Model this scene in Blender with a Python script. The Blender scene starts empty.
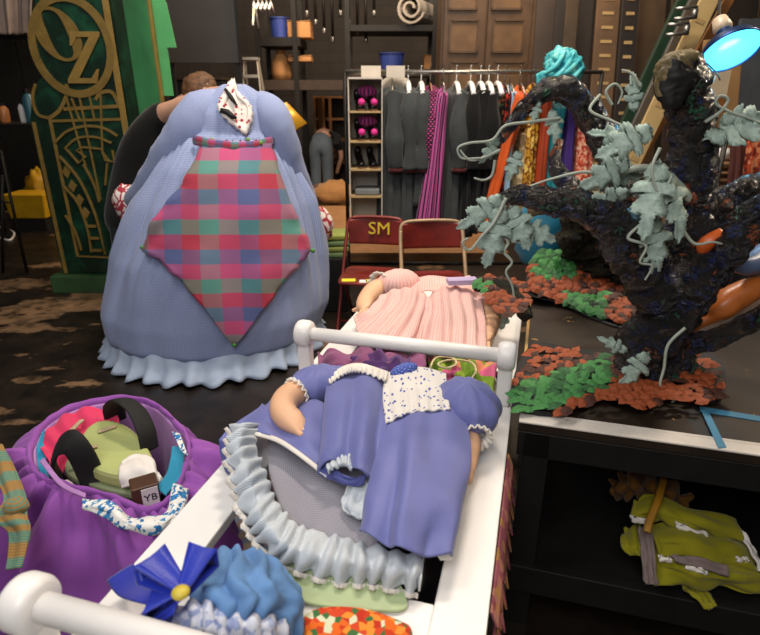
import bpy, bmesh, math, random
import numpy as np
from mathutils import Vector, Matrix, noise as mnoise
random.seed(7)
S = bpy.context.scene
COL = S.collection
# ------------------------------------------------------------------ camera, world, lights, exposure
PITCH = math.radians(21.6); FPX = 560.0; CAMZ = 1.6
cd = bpy.data.cameras.new('camera'); cd.sensor_width = 36; cd.lens = 36*FPX/760
cam = bpy.data.objects.new('camera', cd); COL.objects.link(cam)
cam.location = (0, 0, CAMZ); cam.rotation_euler = (math.pi/2-PITCH, 0, 0); cd.clip_start = .02
cd.dof.use_dof = True; cd.dof.focus_distance = 1.9; cd.dof.aperture_fstop = 4
S.camera = cam
w = bpy.data.worlds.new('world'); S.world = w; w.use_nodes = True
w.node_tree.nodes['Background'].inputs[0].default_value = (1, .86, .72, 1)
w.node_tree.nodes['Background'].inputs[1].default_value = .1
def area(name, loc, target, size, power, col=(1, 1, 1)):
    l = bpy.data.lights.new(name, 'AREA'); l.size = size; l.energy = power; l.color = col
    o = bpy.data.objects.new(name, l); COL.objects.link(o); o.location = loc
    o.rotation_euler = (Vector(target)-Vector(loc)).to_track_quat('-Z', 'Y').to_euler()
    return o
area('work_light_front', (-.5, -.7, 3.0), (0, 1.9, .5), 1.6, 42, (1, .98, .97))
area('work_light_stage', (-1.6, 1.6, 4.2), (-1.0, 3.6, .7), 1.2, 46, (1, .95, .9))
area('work_light_rack', (.3, 3.0, 4.6), (.5, 5.0, .9), .8, 130, (1, .87, .72))
area('corner_fill_light', (-1.2, 7.9, 4.6), (-.9, 10.0, 1.0), .8, 120, (1, .78, .55))  # added fill that brightens the wooden cabinet corner, no known lamp there
area('work_light_far', (1.5, 6.5, 5.2), (.3, 9.5, 1.2), 1.2, 230, (1, .76, .54))
def spot(name, loc, target, power, ang, col, rad=.08):
    l = bpy.data.lights.new(name, 'SPOT'); l.energy = power; l.color = col; l.spot_size = math.radians(ang); l.spot_blend = .5; l.shadow_soft_size = rad
    o = bpy.data.objects.new(name, l); COL.objects.link(o); o.location = loc
    o.rotation_euler = (Vector(target)-Vector(loc)).to_track_quat('-Z', 'Y').to_euler(); return o
spot('stage_lamp_side', (3.3, 2.9, 3.6), (.9, 2.0, .8), 230, 55, (1, .82, .6))
spot('stage_lamp_tower', (-.6, 5.9, 3.3), (-2.0, 5.1, 2.1), 9, 45, (.85, 1, .85))
vs = S.view_settings; vs.view_transform = 'Standard'; vs.look = 'None'; vs.gamma = 1; vs.use_curve_mapping = False; vs.exposure = .3

# ------------------------------------------------------------------ helpers
def ray(px, py):
    a = (px-380)/FPX; b = (317.5-py)/FPX
    return Vector((a, math.cos(PITCH)+b*math.sin(PITCH), -math.sin(PITCH)+b*math.cos(PITCH)))
def W(px, py, z):                      # place where a height z is seen
    d = ray(px, py); return Vector((0, 0, CAMZ))+d*((z-CAMZ)/d.z)
def D(px, py, y):                      # place at a distance y into the room
    d = ray(px, py); return Vector((0, 0, CAMZ))+d*(y/d.y)
YAW = math.radians(15.5); CU, SU = math.cos(YAW), math.sin(YAW)
def L(u, v, z): return Vector((u*CU+v*SU, -u*SU+v*CU, z))      # axes of the cart and the table
def lin(h):
    h = h.lstrip('#'); c = [int(h[i:i+2], 16)/255 for i in (0, 2, 4)]
    return tuple(x/12.92 if x <= .04045 else ((x+.055)/1.055)**2.4 for x in c)+(1,)
def nz(x, y, z=0.): return mnoise.noise(Vector((x, y, z)))

# ---- materials
MATS = {}
class NT:
    def __init__(s, name):
        m = bpy.data.materials.new(name); m.use_nodes = True; s.m = m; s.t = m.node_tree; s.N = s.t.nodes; s.b = s.N['Principled BSDF']; MATS[name] = m
    def n(s, ty, **k):
        x = s.N.new(ty)
        for a, v in k.items(): setattr(x, a, v)
        return x
    def l(s, a, b): s.t.links.new(a, b)
    def m_(s, op, a, b=None, c=None):
        x = s.n('ShaderNodeMath', operation=op)
        for i, v in enumerate((a, b, c)):
            if v is None: continue
            if isinstance(v, (int, float)): x.inputs[i].default_value = v
            else: s.l(v, x.inputs[i])
        return x.outputs[0]
    def coord(s, kind='Object'): return s.n('ShaderNodeTexCoord').outputs[kind]
    def noise(s, scale, vec=None, detail=3, rough=.55):
        x = s.n('ShaderNodeTexNoise'); x.inputs['Scale'].default_value = scale; x.inputs['Detail'].default_value = detail; x.inputs['Roughness'].default_value = rough
        s.l(vec or s.coord(), x.inputs['Vector']); return x.outputs['Fac']
    def ramp(s, fac, stops, interp='LINEAR'):
        x = s.n('ShaderNodeValToRGB'); r = x.color_ramp; r.interpolation = interp
        while len(r.elements) < len(stops): r.elements.new(.5)
        for e, (p, c) in zip(r.elements, stops): e.position = p; e.color = lin(c) if isinstance(c, str) else c
        s.l(fac, x.inputs[0]); return x.outputs[0]
    def mix(s, fac, a, b, bt='MIX'):
        x = s.n('ShaderNodeMix', data_type='RGBA', blend_type=bt)
        for i, v in ((0, fac), (6, a), (7, b)):
            if isinstance(v, (int, float)): x.inputs[i].default_value = v
            elif isinstance(v, str): x.inputs[i].default_value = lin(v)
            elif isinstance(v, tuple): x.inputs[i].default_value = v
            else: s.l(v, x.inputs[i])
        return x.outputs[2]
    def bump(s, fac, strength=.3, dist=.004):
        x = s.n('ShaderNodeBump'); x.inputs['Strength'].default_value = strength; x.inputs['Distance'].default_value = dist
        s.l(fac, x.inputs['Height']); s.l(x.outputs[0], s.b.inputs['Normal'])
    def fin(s, col, rough=.6, metal=0, spec=.5, sheen=0):
        if isinstance(col, str): s.b.inputs['Base Color'].default_value = lin(col)
        else: s.l(col, s.b.inputs['Base Color'])
        s.b.inputs['Roughness'].default_value = rough; s.b.inputs['Metallic'].default_value = metal; s.b.inputs['Specular IOR Level'].default_value = spec
        s.b.inputs['Sheen Weight'].default_value = sheen
        return s.m
def scl(h, k):
    c = lin(h); return tuple(min(1, x*k) for x in c[:3])+(1,)
def pm(name, h, rough=.6, var=.15, scale=6, metal=0, bump=.15, bs=70, spec=.5, sheen=0):
    if name in MATS: return MATS[name]
    t = NT(name); f = t.noise(scale)
    c = t.ramp(f, [(.3, scl(h, 1-var)), (.7, scl(h, 1+var))])
    if bump: t.bump(t.noise(bs), bump, .003)
    return t.fin(c, rough, metal, spec, sheen)
def cloth(name, h, rough=.8, var=.1): return pm(name, h, rough, var, 9, 0, .2, 260, .25, .15)
def uvsep(t):
    x = t.n('ShaderNodeSeparateXYZ'); t.l(t.coord('UV'), x.inputs[0]); return x.outputs[0], x.outputs[1]
def fr(t, x, k, o=0.): return t.m_('FRACT', t.m_('ADD', t.m_('MULTIPLY', x, k), o+100))
def gingham(name, a, b, k, rough=.85):
    t = NT(name); u, v = uvsep(t)
    s = t.m_('ADD', t.m_('GREATER_THAN', fr(t, u, k), .5), t.m_('GREATER_THAN', fr(t, v, k), .5))
    c = t.mix(t.m_('MULTIPLY', s, .5), a, b)
    c = t.mix(t.m_('MULTIPLY', t.noise(3), .25), c, b, 'MULTIPLY')
    return t.fin(c, rough, 0, .2, .15)
def stripes(name, a, b, k, w_=.5, rough=.8, axis=0, extra=None):
    t = NT(name); uv = uvsep(t); x = fr(t, uv[axis], k)
    c = t.mix(t.m_('GREATER_THAN', x, w_), a, b)
    if extra: c = t.mix(t.m_('GREATER_THAN', fr(t, uv[axis], k*extra[1], .3), extra[2]), c, extra[0])
    c = t.mix(t.m_('MULTIPLY', t.noise(9), .2), c, '#888888', 'MULTIPLY')
    return t.fin(c, rough, 0, .25, .1)
def dots(name, a, b, k, r=.3, rough=.8):
    t = NT(name); u, v = uvsep(t)
    row = t.m_('MULTIPLY', t.m_('FLOOR', t.m_('MULTIPLY', v, k)), .5)
    x = t.m_('SUBTRACT', t.m_('FRACT', t.m_('ADD', t.m_('MULTIPLY', u, k), t.m_('ADD', row, 100))), .5); y = t.m_('SUBTRACT', fr(t, v, k), .5)
    d = t.m_('SQRT', t.m_('ADD', t.m_('MULTIPLY', x, x), t.m_('MULTIPLY', y, y)))
    return t.fin(t.mix(t.m_('LESS_THAN', d, r), a, b), rough, 0, .25)
def floral(name, cols, scale, rough=.8, spec=.25, thr=None, ground=None, uv=False, bumpy=0):
    t = NT(name); x = t.n('ShaderNodeTexVoronoi'); x.inputs['Scale'].default_value = scale
    t.l(t.coord('UV' if uv else 'Object'), x.inputs['Vector'])
    y = t.n('ShaderNodeSeparateColor'); t.l(x.outputs['Color'], y.inputs[0])
    n = len(cols); c = t.ramp(y.outputs[0], [(i/n, h) for i, h in enumerate(cols)], 'CONSTANT')
    if ground: c = t.mix(t.m_('GREATER_THAN', x.outputs['Distance'], thr), c, ground)
    if bumpy: t.bump(t.noise(scale*1.5), bumpy, .01)
    return t.fin(c, rough, 0, spec)
def plaid(name):
    t = NT(name); u, v = uvsep(t)
    def seq(x, k, cs, o): return t.ramp(fr(t, x, k, o), [(i/len(cs), c) for i, c in enumerate(cs)], 'CONSTANT')
    a = seq(u, 2.4, ['#b8557e', '#5a6494', '#a84454', '#6a8c8c'], .15)
    b = seq(v, 3.0, ['#c04a78', '#55608f', '#b8344a', '#4a9482'], .35)
    c = t.mix(.5, a, b); th = t.m_('GREATER_THAN', fr(t, v, 300), .5); c2 = t.mix(th, c, t.mix(.3, c, b))
    return t.fin(c2, .75, 0, .25, .1)

# ---- meshes
ROOT = {}
class MB:
    def __init__(s): s.v = []; s.f = []; s.uv = {}
    def add(s, vs, fs, uvs=None):
        o = len(s.v); s.v += [Vector(x) for x in vs]; s.f += [tuple(o+i for i in f) for f in fs]
        if uvs:
            for i, q in enumerate(uvs): s.uv[o+i] = q
        return s
    def box(s, c, size, rz=0, rx=0, ry=0, M=None):
        R = Matrix.Rotation(rz, 3, 'Z') @ Matrix.Rotation(ry, 3, 'Y') @ Matrix.Rotation(rx, 3, 'X')
        if M: R = M
        c = Vector(c); x, y, z = [q/2 for q in size]
        vs = [c+R@Vector((a*x, b*y, d*z)) for a in (-1, 1) for b in (-1, 1) for d in (-1, 1)]
        return s.add(vs, [(0, 1, 3, 2), (4, 6, 7, 5), (0, 4, 5, 1), (2, 3, 7, 6), (0, 2, 6, 4), (1, 5, 7, 3)])
    def hexa(s, q):    # eight corners: bottom ring then top ring
        return s.add(q, [(3, 2, 1, 0), (4, 5, 6, 7)]+[(i, (i+1) % 4, 4+(i+1) % 4, 4+i) for i in range(4)])
    def tube(s, pts, r, n=10, closed=False, caps=True, flat=1., rn=0, rs=8, up=None):
        pts = [Vector(p) for p in pts]; k = len(pts); rr = list(r) if hasattr(r, '__len__') else [r]*k
        vs = []; N = None
        for i, p in enumerate(pts):
            t = (pts[(i+1) % k]-pts[i-1]) if closed else (pts[min(i+1, k-1)]-pts[max(i-1, 0)])
            t = t.normalized() if t.length > 1e-9 else Vector((0, 0, 1))
            if N is None:
                N = Vector(up) if up is not None else (Vector((0, 0, 1)) if abs(t.z) < .9 else Vector((1, 0, 0)))
            N = (N-t*N.dot(t)); N = N.normalized() if N.length > 1e-6 else t.orthogonal().normalized()
            B = t.cross(N)
            for j in range(n):
                a = 2*math.pi*j/n; d = N*math.cos(a)*flat+B*math.sin(a); q = rr[i]
                if rn: q *= 1+rn*mnoise.noise((p+d*.06)*rs)+.5*rn*mnoise.noise((p+d*.06)*rs*3.1)
                vs.append(p+d*q)
        fs = []
        for i in range(k if closed else k-1):
            for j in range(n):
                a = i*n+j; b = i*n+(j+1) % n; c = ((i+1) % k)*n
                fs.append((a, b, c+(j+1) % n, c+j))
        if caps and not closed: fs += [tuple(range(n-1, -1, -1)), tuple((k-1)*n+j for j in range(n))]
        uvs = [(j/n, i/max(1, k-1)) for i in range(k) for j in range(n)]
        return s.add(vs, fs, uvs)
    def lathe(s, prof, c, n=24, M=None, caps=True):
        c = Vector(c); vs = []; k = len(prof)
        for r, z in prof:
            for j in range(n):
                a = 2*math.pi*j/n; q = Vector((r*math.cos(a), r*math.sin(a), z)); vs.append(c+(M@q if M else q))
        fs = [(i*n+j, i*n+(j+1) % n, (i+1)*n+(j+1) % n, (i+1)*n+j) for i in range(k-1) for j in range(n)]
        if caps: fs += [tuple(range(n-1, -1, -1)), tuple((k-1)*n+j for j in range(n))]
        return s.add(vs, fs)
    def ell(s, c, r, n=18, m=12, M=None, nf=0, ns=5):
        c = Vector(c); vs = []; fs = []
        for i in range(m+1):
            p = math.pi*i/m
            for j in range(n):
                a = 2*math.pi*j/n; q = Vector((math.sin(p)*math.cos(a), math.sin(p)*math.sin(a), math.cos(p)))
                k = 1+(nf*mnoise.noise(q*ns+c*3) if nf else 0); q = Vector((q.x*r[0], q.y*r[1], q.z*r[2]))*k
                vs.append(c+(M@q if M else q))
        for i in range(m):
            for j in range(n): fs.append((i*n+j, i*n+(j+1) % n, (i+1)*n+(j+1) % n, (i+1)*n+j)[::-1])
        return s.add(vs, fs, [(j/n, i/m) for i in range(m+1) for j in range(n)])
    def prism(s, poly, fn, h):   # poly of 2-D points, fn(a, b, c) -> 3-D, c in 0..h
        n = len(poly); vs = [fn(a, b, 0) for a, b in poly]+[fn(a, b, h) for a, b in poly]
        return s.add(vs, [tuple(range(n))[::-1], tuple(range(n, 2*n))]+[(i, (i+1) % n, n+(i+1) % n, n+i) for i in range(n)])
    def build(s, name, mat, parent=None, smooth=False, bevel=0, solid=0, sub=0, local=False, kind=None):
        me = bpy.data.meshes.new(name); o = bpy.data.objects.new(name, me); COL.objects.link(o)
        if parent is None:
            lo = [min(v[i] for v in s.v) for i in range(3)]; hi = [max(v[i] for v in s.v) for i in range(3)]
            off = Vector(((lo[0]+hi[0])/2, (lo[1]+hi[1])/2, lo[2])); o.location = off; ROOT[o.name] = off
        else:
            off = Vector((0, 0, 0)) if local else ROOT[parent.name]; o.parent = parent; ROOT[o.name] = off
        me.from_pydata([v-off for v in s.v], [], s.f)
        if s.uv:
            ul = me.uv_layers.new(name='UVMap')
            for lp in me.loops: ul.data[lp.index].uv = s.uv.get(lp.vertex_index, (0, 0))
        bm = bmesh.new(); bm.from_mesh(me); bmesh.ops.recalc_face_normals(bm, faces=bm.faces); bm.to_mesh(me); bm.free()
        me.materials.append(mat)
        if smooth:
            for p in me.polygons: p.use_smooth = True
        if solid:
            m = o.modifiers.new('thickness', 'SOLIDIFY'); m.thickness = solid; m.offset = 0
        if bevel:
            m = o.modifiers.new('bevel', 'BEVEL'); m.width = bevel; m.segments = 2; m.limit_method = 'ANGLE'
        if sub:
            m = o.modifiers.new('sub', 'SUBSURF'); m.levels = sub; m.render_levels = sub
        if kind: o['kind'] = kind
        return o
def tag(o, label, cat, group=None):
    o['label'] = label; o['category'] = cat
    if group: o['group'] = group
    return o
def thing(name, label, cat, loc, group=None, rz=0):
    o = bpy.data.objects.new(name, None); COL.objects.link(o); o.location = loc; o.rotation_euler = (0, 0, rz); o.empty_display_size = .05
    ROOT[o.name] = Vector(loc); return tag(o, label, cat, group)
def struct(o): o['kind'] = 'structure'; return o
def copy_tree(o, parent=None):
    c = o.copy(); COL.objects.link(c); c.parent = parent; ROOT[c.name] = ROOT.get(o.name, Vector())
    for ch in list(o.children): copy_tree(ch, c)
    return c
def crom(P, n, closed=False):
    P = np.asarray(P, float); k = len(P); out = []
    for i in range(n):
        t = i/n*k if closed else i/(n-1)*(k-1)
        j = int(t) if closed else min(int(t), k-2); f = t-j
        g = (lambda q: P[q % k]) if closed else (lambda q: P[min(max(q, 0), k-1)])
        a, b, c, d = g(j-1), g(j), g(j+1), g(j+2)
        out.append(.5*((2*b)+(c-a)*f+(2*a-5*b+4*c-d)*f*f+(3*b-a-3*c+d)*f**3))
    return np.array(out)
def loft_mb(rows, nu=40, nv=24, disp=None, closed=False, uv=(1, 1)):
    R = [crom([list(p) for p in r], nu, closed) for r in rows]
    G = crom(np.array(R), nv)                      # nv x nu x 3
    if disp:
        du = (np.roll(G, -1, 1)-np.roll(G, 1, 1)) if closed else np.gradient(G, axis=1)
        dv = np.gradient(G, axis=0); nr = np.cross(du, dv); nr /= np.linalg.norm(nr, axis=2, keepdims=True)+1e-9
        if not closed and nr[..., 2].mean() < 0: nr = -nr
        H = np.array([[disp(i/(nu if closed else nu-1), j/(nv-1)) for i in range(nu)] for j in range(nv)])
        G = G+nr*H[..., None]
    mb = MB(); n = nu
    fs = [(j*n+i, j*n+(i+1) % n, (j+1)*n+(i+1) % n, (j+1)*n+i) for j in range(nv-1) for i in range(nu if closed else nu-1)]
    mb.add([tuple(p) for p in G.reshape(-1, 3)], fs, [(i/(nu-1)*uv[0], j/(nv-1)*uv[1]) for j in range(nv) for i in range(nu)])
    return mb
def loft(name, rows, mat, parent=None, thick=.005, **k):
    return loft_mb(rows, **k).build(name, mat, parent, smooth=True, solid=thick)
def folds(n, amp, sd=0, na=.004, ns=4, grow=0):
    return lambda u, v: amp*(1-grow+grow*v)*math.sin(2*math.pi*n*u+2.2*nz(u*3, v*1.5, sd)+sd)+na*2*nz(u*ns, v*ns, sd+5)
def pts(lst, z=None): return [W(p[0], p[1], p[2] if len(p) > 2 else z) for p in lst]
def path(lst, n=24): return [Vector(p) for p in crom([list(p) for p in lst], n)]
def skin(name, P, E, R, mat, parent, sub=2):
    me = bpy.data.meshes.new(name); off = ROOT[parent.name]
    me.from_pydata([Vector(p)-off for p in P], E, []); o = bpy.data.objects.new(name, me); COL.objects.link(o); o.parent = parent; ROOT[o.name] = off
    m = o.modifiers.new('skin', 'SKIN'); m.use_smooth_shade = True
    for i, r in enumerate(R):
        sv = me.skin_vertices[0].data[i]; sv.radius = r if hasattr(r, '__len__') else (r, r); sv.use_root = (i == 0)
    m2 = o.modifiers.new('sub', 'SUBSURF'); m2.levels = sub; m2.render_levels = sub
    me.materials.append(mat); return o
def text_mb(body, size, ext, M):
    c = bpy.data.curves.new('text', 'FONT'); c.body = body; c.size = size; c.extrude = ext; c.align_x = 'CENTER'; c.align_y = 'CENTER'; c.resolution_u = 3
    o = bpy.data.objects.new('text', c); COL.objects.link(o)
    me = bpy.data.meshes.new_from_object(o.evaluated_get(bpy.context.evaluated_depsgraph_get()))
    mb = MB().add([M @ v.co for v in me.vertices], [tuple(p.vertices) for p in me.polygons])
    bpy.data.objects.remove(o); bpy.data.curves.remove(c); bpy.data.meshes.remove(me); return mb
def strip(mb, pl, w_, fn, h):   # flat bar of width w_ along a 2-D polyline
    pl = [Vector(p) for p in pl]
    a = []; b = []
    for i, p in enumerate(pl):
        t = (pl[min(i+1, len(pl)-1)]-pl[max(i-1, 0)]).normalized(); n = Vector((-t.y, t.x))*w_/2; a.append(p+n); b.append(p-n)
    for i in range(len(pl)-1):
        q = [a[i], a[i+1], b[i+1], b[i]]
        mb.hexa([fn(x.x, x.y, 0) for x in q]+[fn(x.x, x.y, h) for x in q])
    return mb
def dbox(px0, py0, px1, py1, y, depth):      # box whose front face spans these directions at distance y
    ym = (py0+py1)/2; a = D(px0, ym, y); b = D(px1, ym, y); t = D((px0+px1)/2, py0, y).z; g = D((px0+px1)/2, py1, y).z
    return ((a.x+b.x)/2, y+depth/2, (t+g)/2), (abs(b.x-a.x), depth, abs(t-g))
# ------------------------------------------------------------------ the setting
t = NT('stage_floor'); co = t.coord()
mp = t.n('ShaderNodeMapping'); mp.inputs['Rotation'].default_value = (0, 0, .5); mp.inputs['Scale'].default_value = (1, 2.2, 1); t.l(co, mp.inputs['Vector'])
f1 = t.noise(1.1, mp.outputs[0], 5, .6); f2 = t.noise(7, co, 4)
dv = t.n('ShaderNodeVectorMath', operation='DISTANCE'); t.l(t.n('ShaderNodeNewGeometry').outputs['Position'], dv.inputs[0]); dv.inputs[1].default_value = W(45, 300, 0)
wb_ = t.m_('MULTIPLY', t.m_('MAXIMUM', t.m_('SUBTRACT', 1, t.m_('DIVIDE', dv.outputs['Value'], 1.3)), 0), .16)
wear = t.m_('MULTIPLY', t.ramp(t.m_('ADD', f1, wb_), [(.605, '#000000'), (.63, '#ffffff')]), t.ramp(f2, [(.3, '#666666'), (.55, '#ffffff')]))
t.bump(t.noise(18, co), .15, .004)
c = t.mix(wear, t.ramp(f2, [(.3, '#0d0a08'), (.75, '#2a2018')]), '#7d6248')
t.fin(c, .42, 0, .5)
wallm = NT('painted_block_wall'); bt = wallm.n('ShaderNodeTexBrick'); bt.inputs['Scale'].default_value = 1
for k_, v_ in (('Brick Width', .4), ('Row Height', .2), ('Mortar Size', .008)): bt.inputs[k_].default_value = v_
mpp = wallm.n('ShaderNodeMapping'); mpp.inputs['Rotation'].default_value = (math.pi/2, 0, 0); wallm.l(wallm.coord(), mpp.inputs['Vector']); wallm.l(mpp.outputs[0], bt.inputs['Vector'])
bt.inputs['Color1'].default_value = lin('#2c2621'); bt.inputs['Color2'].default_value = lin('#27211c'); bt.inputs['Mortar'].default_value = lin('#1c1815')
wallm.fin(bt.outputs['Color'], .8)
black = pm('flat_black_paint', '#0c0b0b', .7, .3, 9); blackwood = pm('black_painted_wood', '#121110', .5, .35, 14, bump=.3, bs=25)
brown = pm('dark_brown_wood', '#33251a', .6, .3, 7, bump=.3, bs=30); midwood = pm('honey_wood', '#8a5a2c', .5, .2, 6, bump=.2, bs=25)
steel = pm('dull_steel', '#8b8984', .35, .1, 8, .9); alum = pm('worn_aluminium', '#b9b2a6', .45, .1, 8, .5); darksteel = pm('dark_rack_steel', '#1d1a17', .5, .2, 8, .4)
card = pm('cardboard', '#a9794a', .8, .12); white = pm('glossy_white_paint', '#e8e5e2', .35, .03, 5, bump=.05); dirtyw = pm('scuffed_white_paint', '#cfc7bd', .6, .14, 9)
yellowp = pm('yellow_plastic', '#c99a12', .5, .15); bluep = pm('blue_plastic', '#2d3f86', .5, .12); pinkp = pm('pink_plush', '#d8308c', .7, .1)
struct(MB().box((1, 5, -.03), (20, 16, .06)).build('floor', MATS['stage_floor']))
struct(MB().box((1, 12.2, 2.5), (20, .15, 5)).build('wall_back', MATS['painted_block_wall']))
struct(MB().box((-6.2, 6, 2.5), (.15, 12.5, 5)).build('wall_left', pm('dark_side_wall', '#191512', .8)))
struct(MB().box((7.5, 6, 2.5), (.15, 12.5, 5)).build('wall_right', pm('dark_side_wall', '#191512')))

# ------------------------------------------------------------------ white cart with dowel rails
CZ = .70
cart = thing('prop_cart', 'white painted wooden cart frame with dowel rails carrying the doll dresses', 'cart', L(-.37, 1.45, 0))
def lbox(u0, u1, v0, v1, z0, z1, mb=None):
    return (mb or MB()).hexa([L(u, v, z) for z in (z0, z1) for u, v in ((u0, v0), (u1, v0), (u1, v1), (u0, v1))])
lbox(-.73, -.612, .3, 2.62, CZ-.03, CZ).build('side_board', white, cart, bevel=.004)
lbox(-.112, -.01, .3, 2.62, CZ-.03, CZ).build('side_board', white, cart, bevel=.004)
lbox(-.612, -.112, .3, .79, CZ-.03, CZ-.001).build('end_board', white, cart, bevel=.003)
lbox(-.612, -.112, 2.5, 2.62, CZ-.03, CZ-.001).build('end_board', white, cart, bevel=.003)
for u in (-.70, -.045):
    for v in (.34, 1.58, 2.58): lbox(u-.03, u+.03, v-.03, v+.03, 0, CZ-.03).build('leg', white, cart, bevel=.004)
for v in (.478, 1.585):
    for u in (-.70, -.04):
        lbox(u-.022, u+.022, v-.022, v+.022, CZ, .84).build('post', white, cart, bevel=.008)
        M = Matrix.Rotation(-YAW, 3, 'Z') @ Matrix.Rotation(math.pi/2, 3, 'Y'); s_ = .018 if u < -.4 else .012
        MB().lathe([(.02, -.028), (.034, -.027), (.041, -.022), (.045, -.012), (.045, .012), (.041, .022), (.034, .027), (.02, .028)], L(u, v, .865), 40, M).build('knob', white, cart, smooth=True)
    MB().tube([L(-.70, v, .865), L(-.04, v, .865)], .023, 20).build('rail', white, cart, smooth=True)
lbox(-.66, -.06, 1.1, 2.5, .42, .44).build('lower_shelf', black, cart)

# ------------------------------------------------------------------ black work table
TZ = .75
table = thing('work_table', 'scuffed black plywood work table with a white front edge strip and open lower shelf', 'table', L(.85, 2.1, 0))
ttop = NT('scuffed_black_top'); f_ = ttop.noise(22, None, 4, .6); g_ = ttop.noise(2.3)
ttop.fin(ttop.mix(ttop.m_('GREATER_THAN', f_, .70), ttop.ramp(g_, [(.35, '#17120e'), (.7, '#3a2c22')]), '#a37a3e'), .42)
lbox(.012, 1.75, 1.41, 2.95, TZ-.03, TZ).build('table_top', MATS['scuffed_black_top'], table, bevel=.003)
lbox(.014, 1.75, 1.405, 1.452, TZ-.002, TZ+.004).build('edge_strip', dirtyw, table, bevel=.002)
lbox(.014, 1.75, 1.4545, 1.466, TZ-.002, TZ+.003).build('edge_strip', dirtyw, table, bevel=.001)
lbox(.012, .022, 1.46, 2.95, TZ-.01, TZ+.003).build('edge_strip', pm('raw_yellow_wood', '#b08a4c', .6), table)
lbox(.015, 1.75, 1.408, 1.43, TZ-.11, TZ-.03).build('apron', blackwood, table, bevel=.002)
for u, v in ((.03, 1.42), (.03, 2.9), (1.68, 1.42), (1.68, 2.9)):
    lbox(u, u+.075, v-.012, v+.06, 0, TZ-.03).build('leg', blackwood, table, bevel=.003)
lbox(.03, 1.75, 1.43, 2.93, .23, .25).build('lower_shelf', blackwood, table)
lbox(.03, 1.75, 1.39, 1.43, .15, .25).build('shelf_rail', blackwood, table, bevel=.003)
lbox(.03, 1.75, 2.9, 2.93, .25, TZ-.03).build('back_panel', blackwood, table)
tape = pm('blue_masking_tape', '#3f7c9a', .6, .06)
def quad(mb, ps, z0, z1): return mb.hexa([Vector((p.x, p.y, z)) for z in (z0, z1) for p in ps])
o = quad(MB(), [W(*q, TZ) for q in ((699, 407), (760, 417), (760, 422), (700, 412))], TZ+.001, TZ+.003).build('tape_strip', tape, table)
o = quad(MB(), [W(*q, TZ) for q in ((699, 408), (706, 409), (726, 449), (718, 450))], TZ+.0045, TZ+.006).build('tape_strip', tape, table)

# ------------------------------------------------------------------ green and gold tower
TY = 4.69
green = NT('green_marble_paint'); gf = green.noise(3.5, None, 8, .7)
green.fin(green.ramp(gf, [(.3, '#04120d'), (.5, '#092419'), (.7, '#164a34')]), .3)
lgreen = pm('bright_green_paint', '#22603f', .45, .45, 1.6); gold = pm('antique_gold_paint', '#7a6330', .45, .2, 12, .2); goldb = pm('bright_gold_paint', '#8c7138', .45, .15, 10, .2)
tower = thing('stage_tower', 'tall green marbled stage tower with gold oval monogram and fan tracery', 'stage prop', (-2.45, 5.1, 0))
def F(px, py): p = D(px, py, TY); return (p.x, p.z)
def fp(c0): return lambda a, b, c: Vector((a, TY-c0-c, b))
XL, XR = -2.77, -2.0
# cut-out front board: lower panel, shoulder, bulge and oval
ox, oz = F(72, 47); orx, orz = .315, .36
out = [(XL, .16), (XR, .16), (XR, 2.75), (XR-.3, 2.75)]
a0 = [(ox+orx*math.cos(a), oz+orz*math.sin(a)) for a in [math.radians(q) for q in range(70, 215, 8)]]
out += a0 + [F(36, 84), F(32, 97), F(31, 112), F(30, 122)]
MB().prism(out, lambda a, b, c: Vector((a, TY+c, b)), .03).build('front_board', MATS['green_marble_paint'], tower)
MB().box(((XL+XR)/2+.1, TY+.44, 1.45), (XR-XL-.22, .81, 2.6)).build('body', MATS['green_marble_paint'], tower)
MB().box((XR-.005, TY+.42, 1.45), (.02, .78, 2.6)).build('side_panel', lgreen, tower)
MB().box((XR+.01, TY+.12, 1.45), (.012, .2, 2.58)).build('side_strip', MATS['green_marble_paint'], tower)
MB().box(((XL+XR)/2-.02, TY+.4, .075), (XR-XL+.12, .95, .15)).build('plinth', pm('plinth_green', '#2c4a2c', .5, .2), tower, bevel=.006)
mb = MB(); strip(mb, [(XL+.03, .16), (XL+.03, F(30, 122)[1])], .03, fp(0), .006); mb.build('edge_trim', gold, tower)
mb = MB(); strip(mb, [(XR-.02, .16), (XR-.02, 2.74)], .045, fp(0), .012); mb.build('corner_trim', goldb, tower)
MB().box((XR+.012, TY+.8, 1.45), (.014, .07, 2.6)).build('corner_trim', goldb, tower)
MB().prism([(0, 1.6), (.15, 1.6), (.15, 2.0), (.23, 2.0), (.19, 2.35), (.15, 2.42), (.15, 2.75), (0, 2.75)], lambda a, b, c: Vector((XR-.05+a, TY+.84+c, b)), .02).build('rear_wing', pm('lime_green_paint', '#54a868', .5, .1), tower)
M = Matrix.Rotation(math.pi/2, 3, 'Y')
def ring2(cx, cz, rx, rz, w_, tilt=0, n=48):
    ps = []
    for i in range(n+1):
        a = 2*math.pi*i/n; x, z = rx*math.cos(a), rz*math.sin(a)
        ps.append((cx+x*math.cos(tilt)-z*math.sin(tilt), cz+x*math.sin(tilt)+z*math.cos(tilt)))
    return ps
mb = MB(); strip(mb, ring2(ox, oz, orx-.025, orz-.03, .05), .055, fp(0), .014); mb.build('oval_ring', gold, tower)
mb = MB(); n = 40
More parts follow.
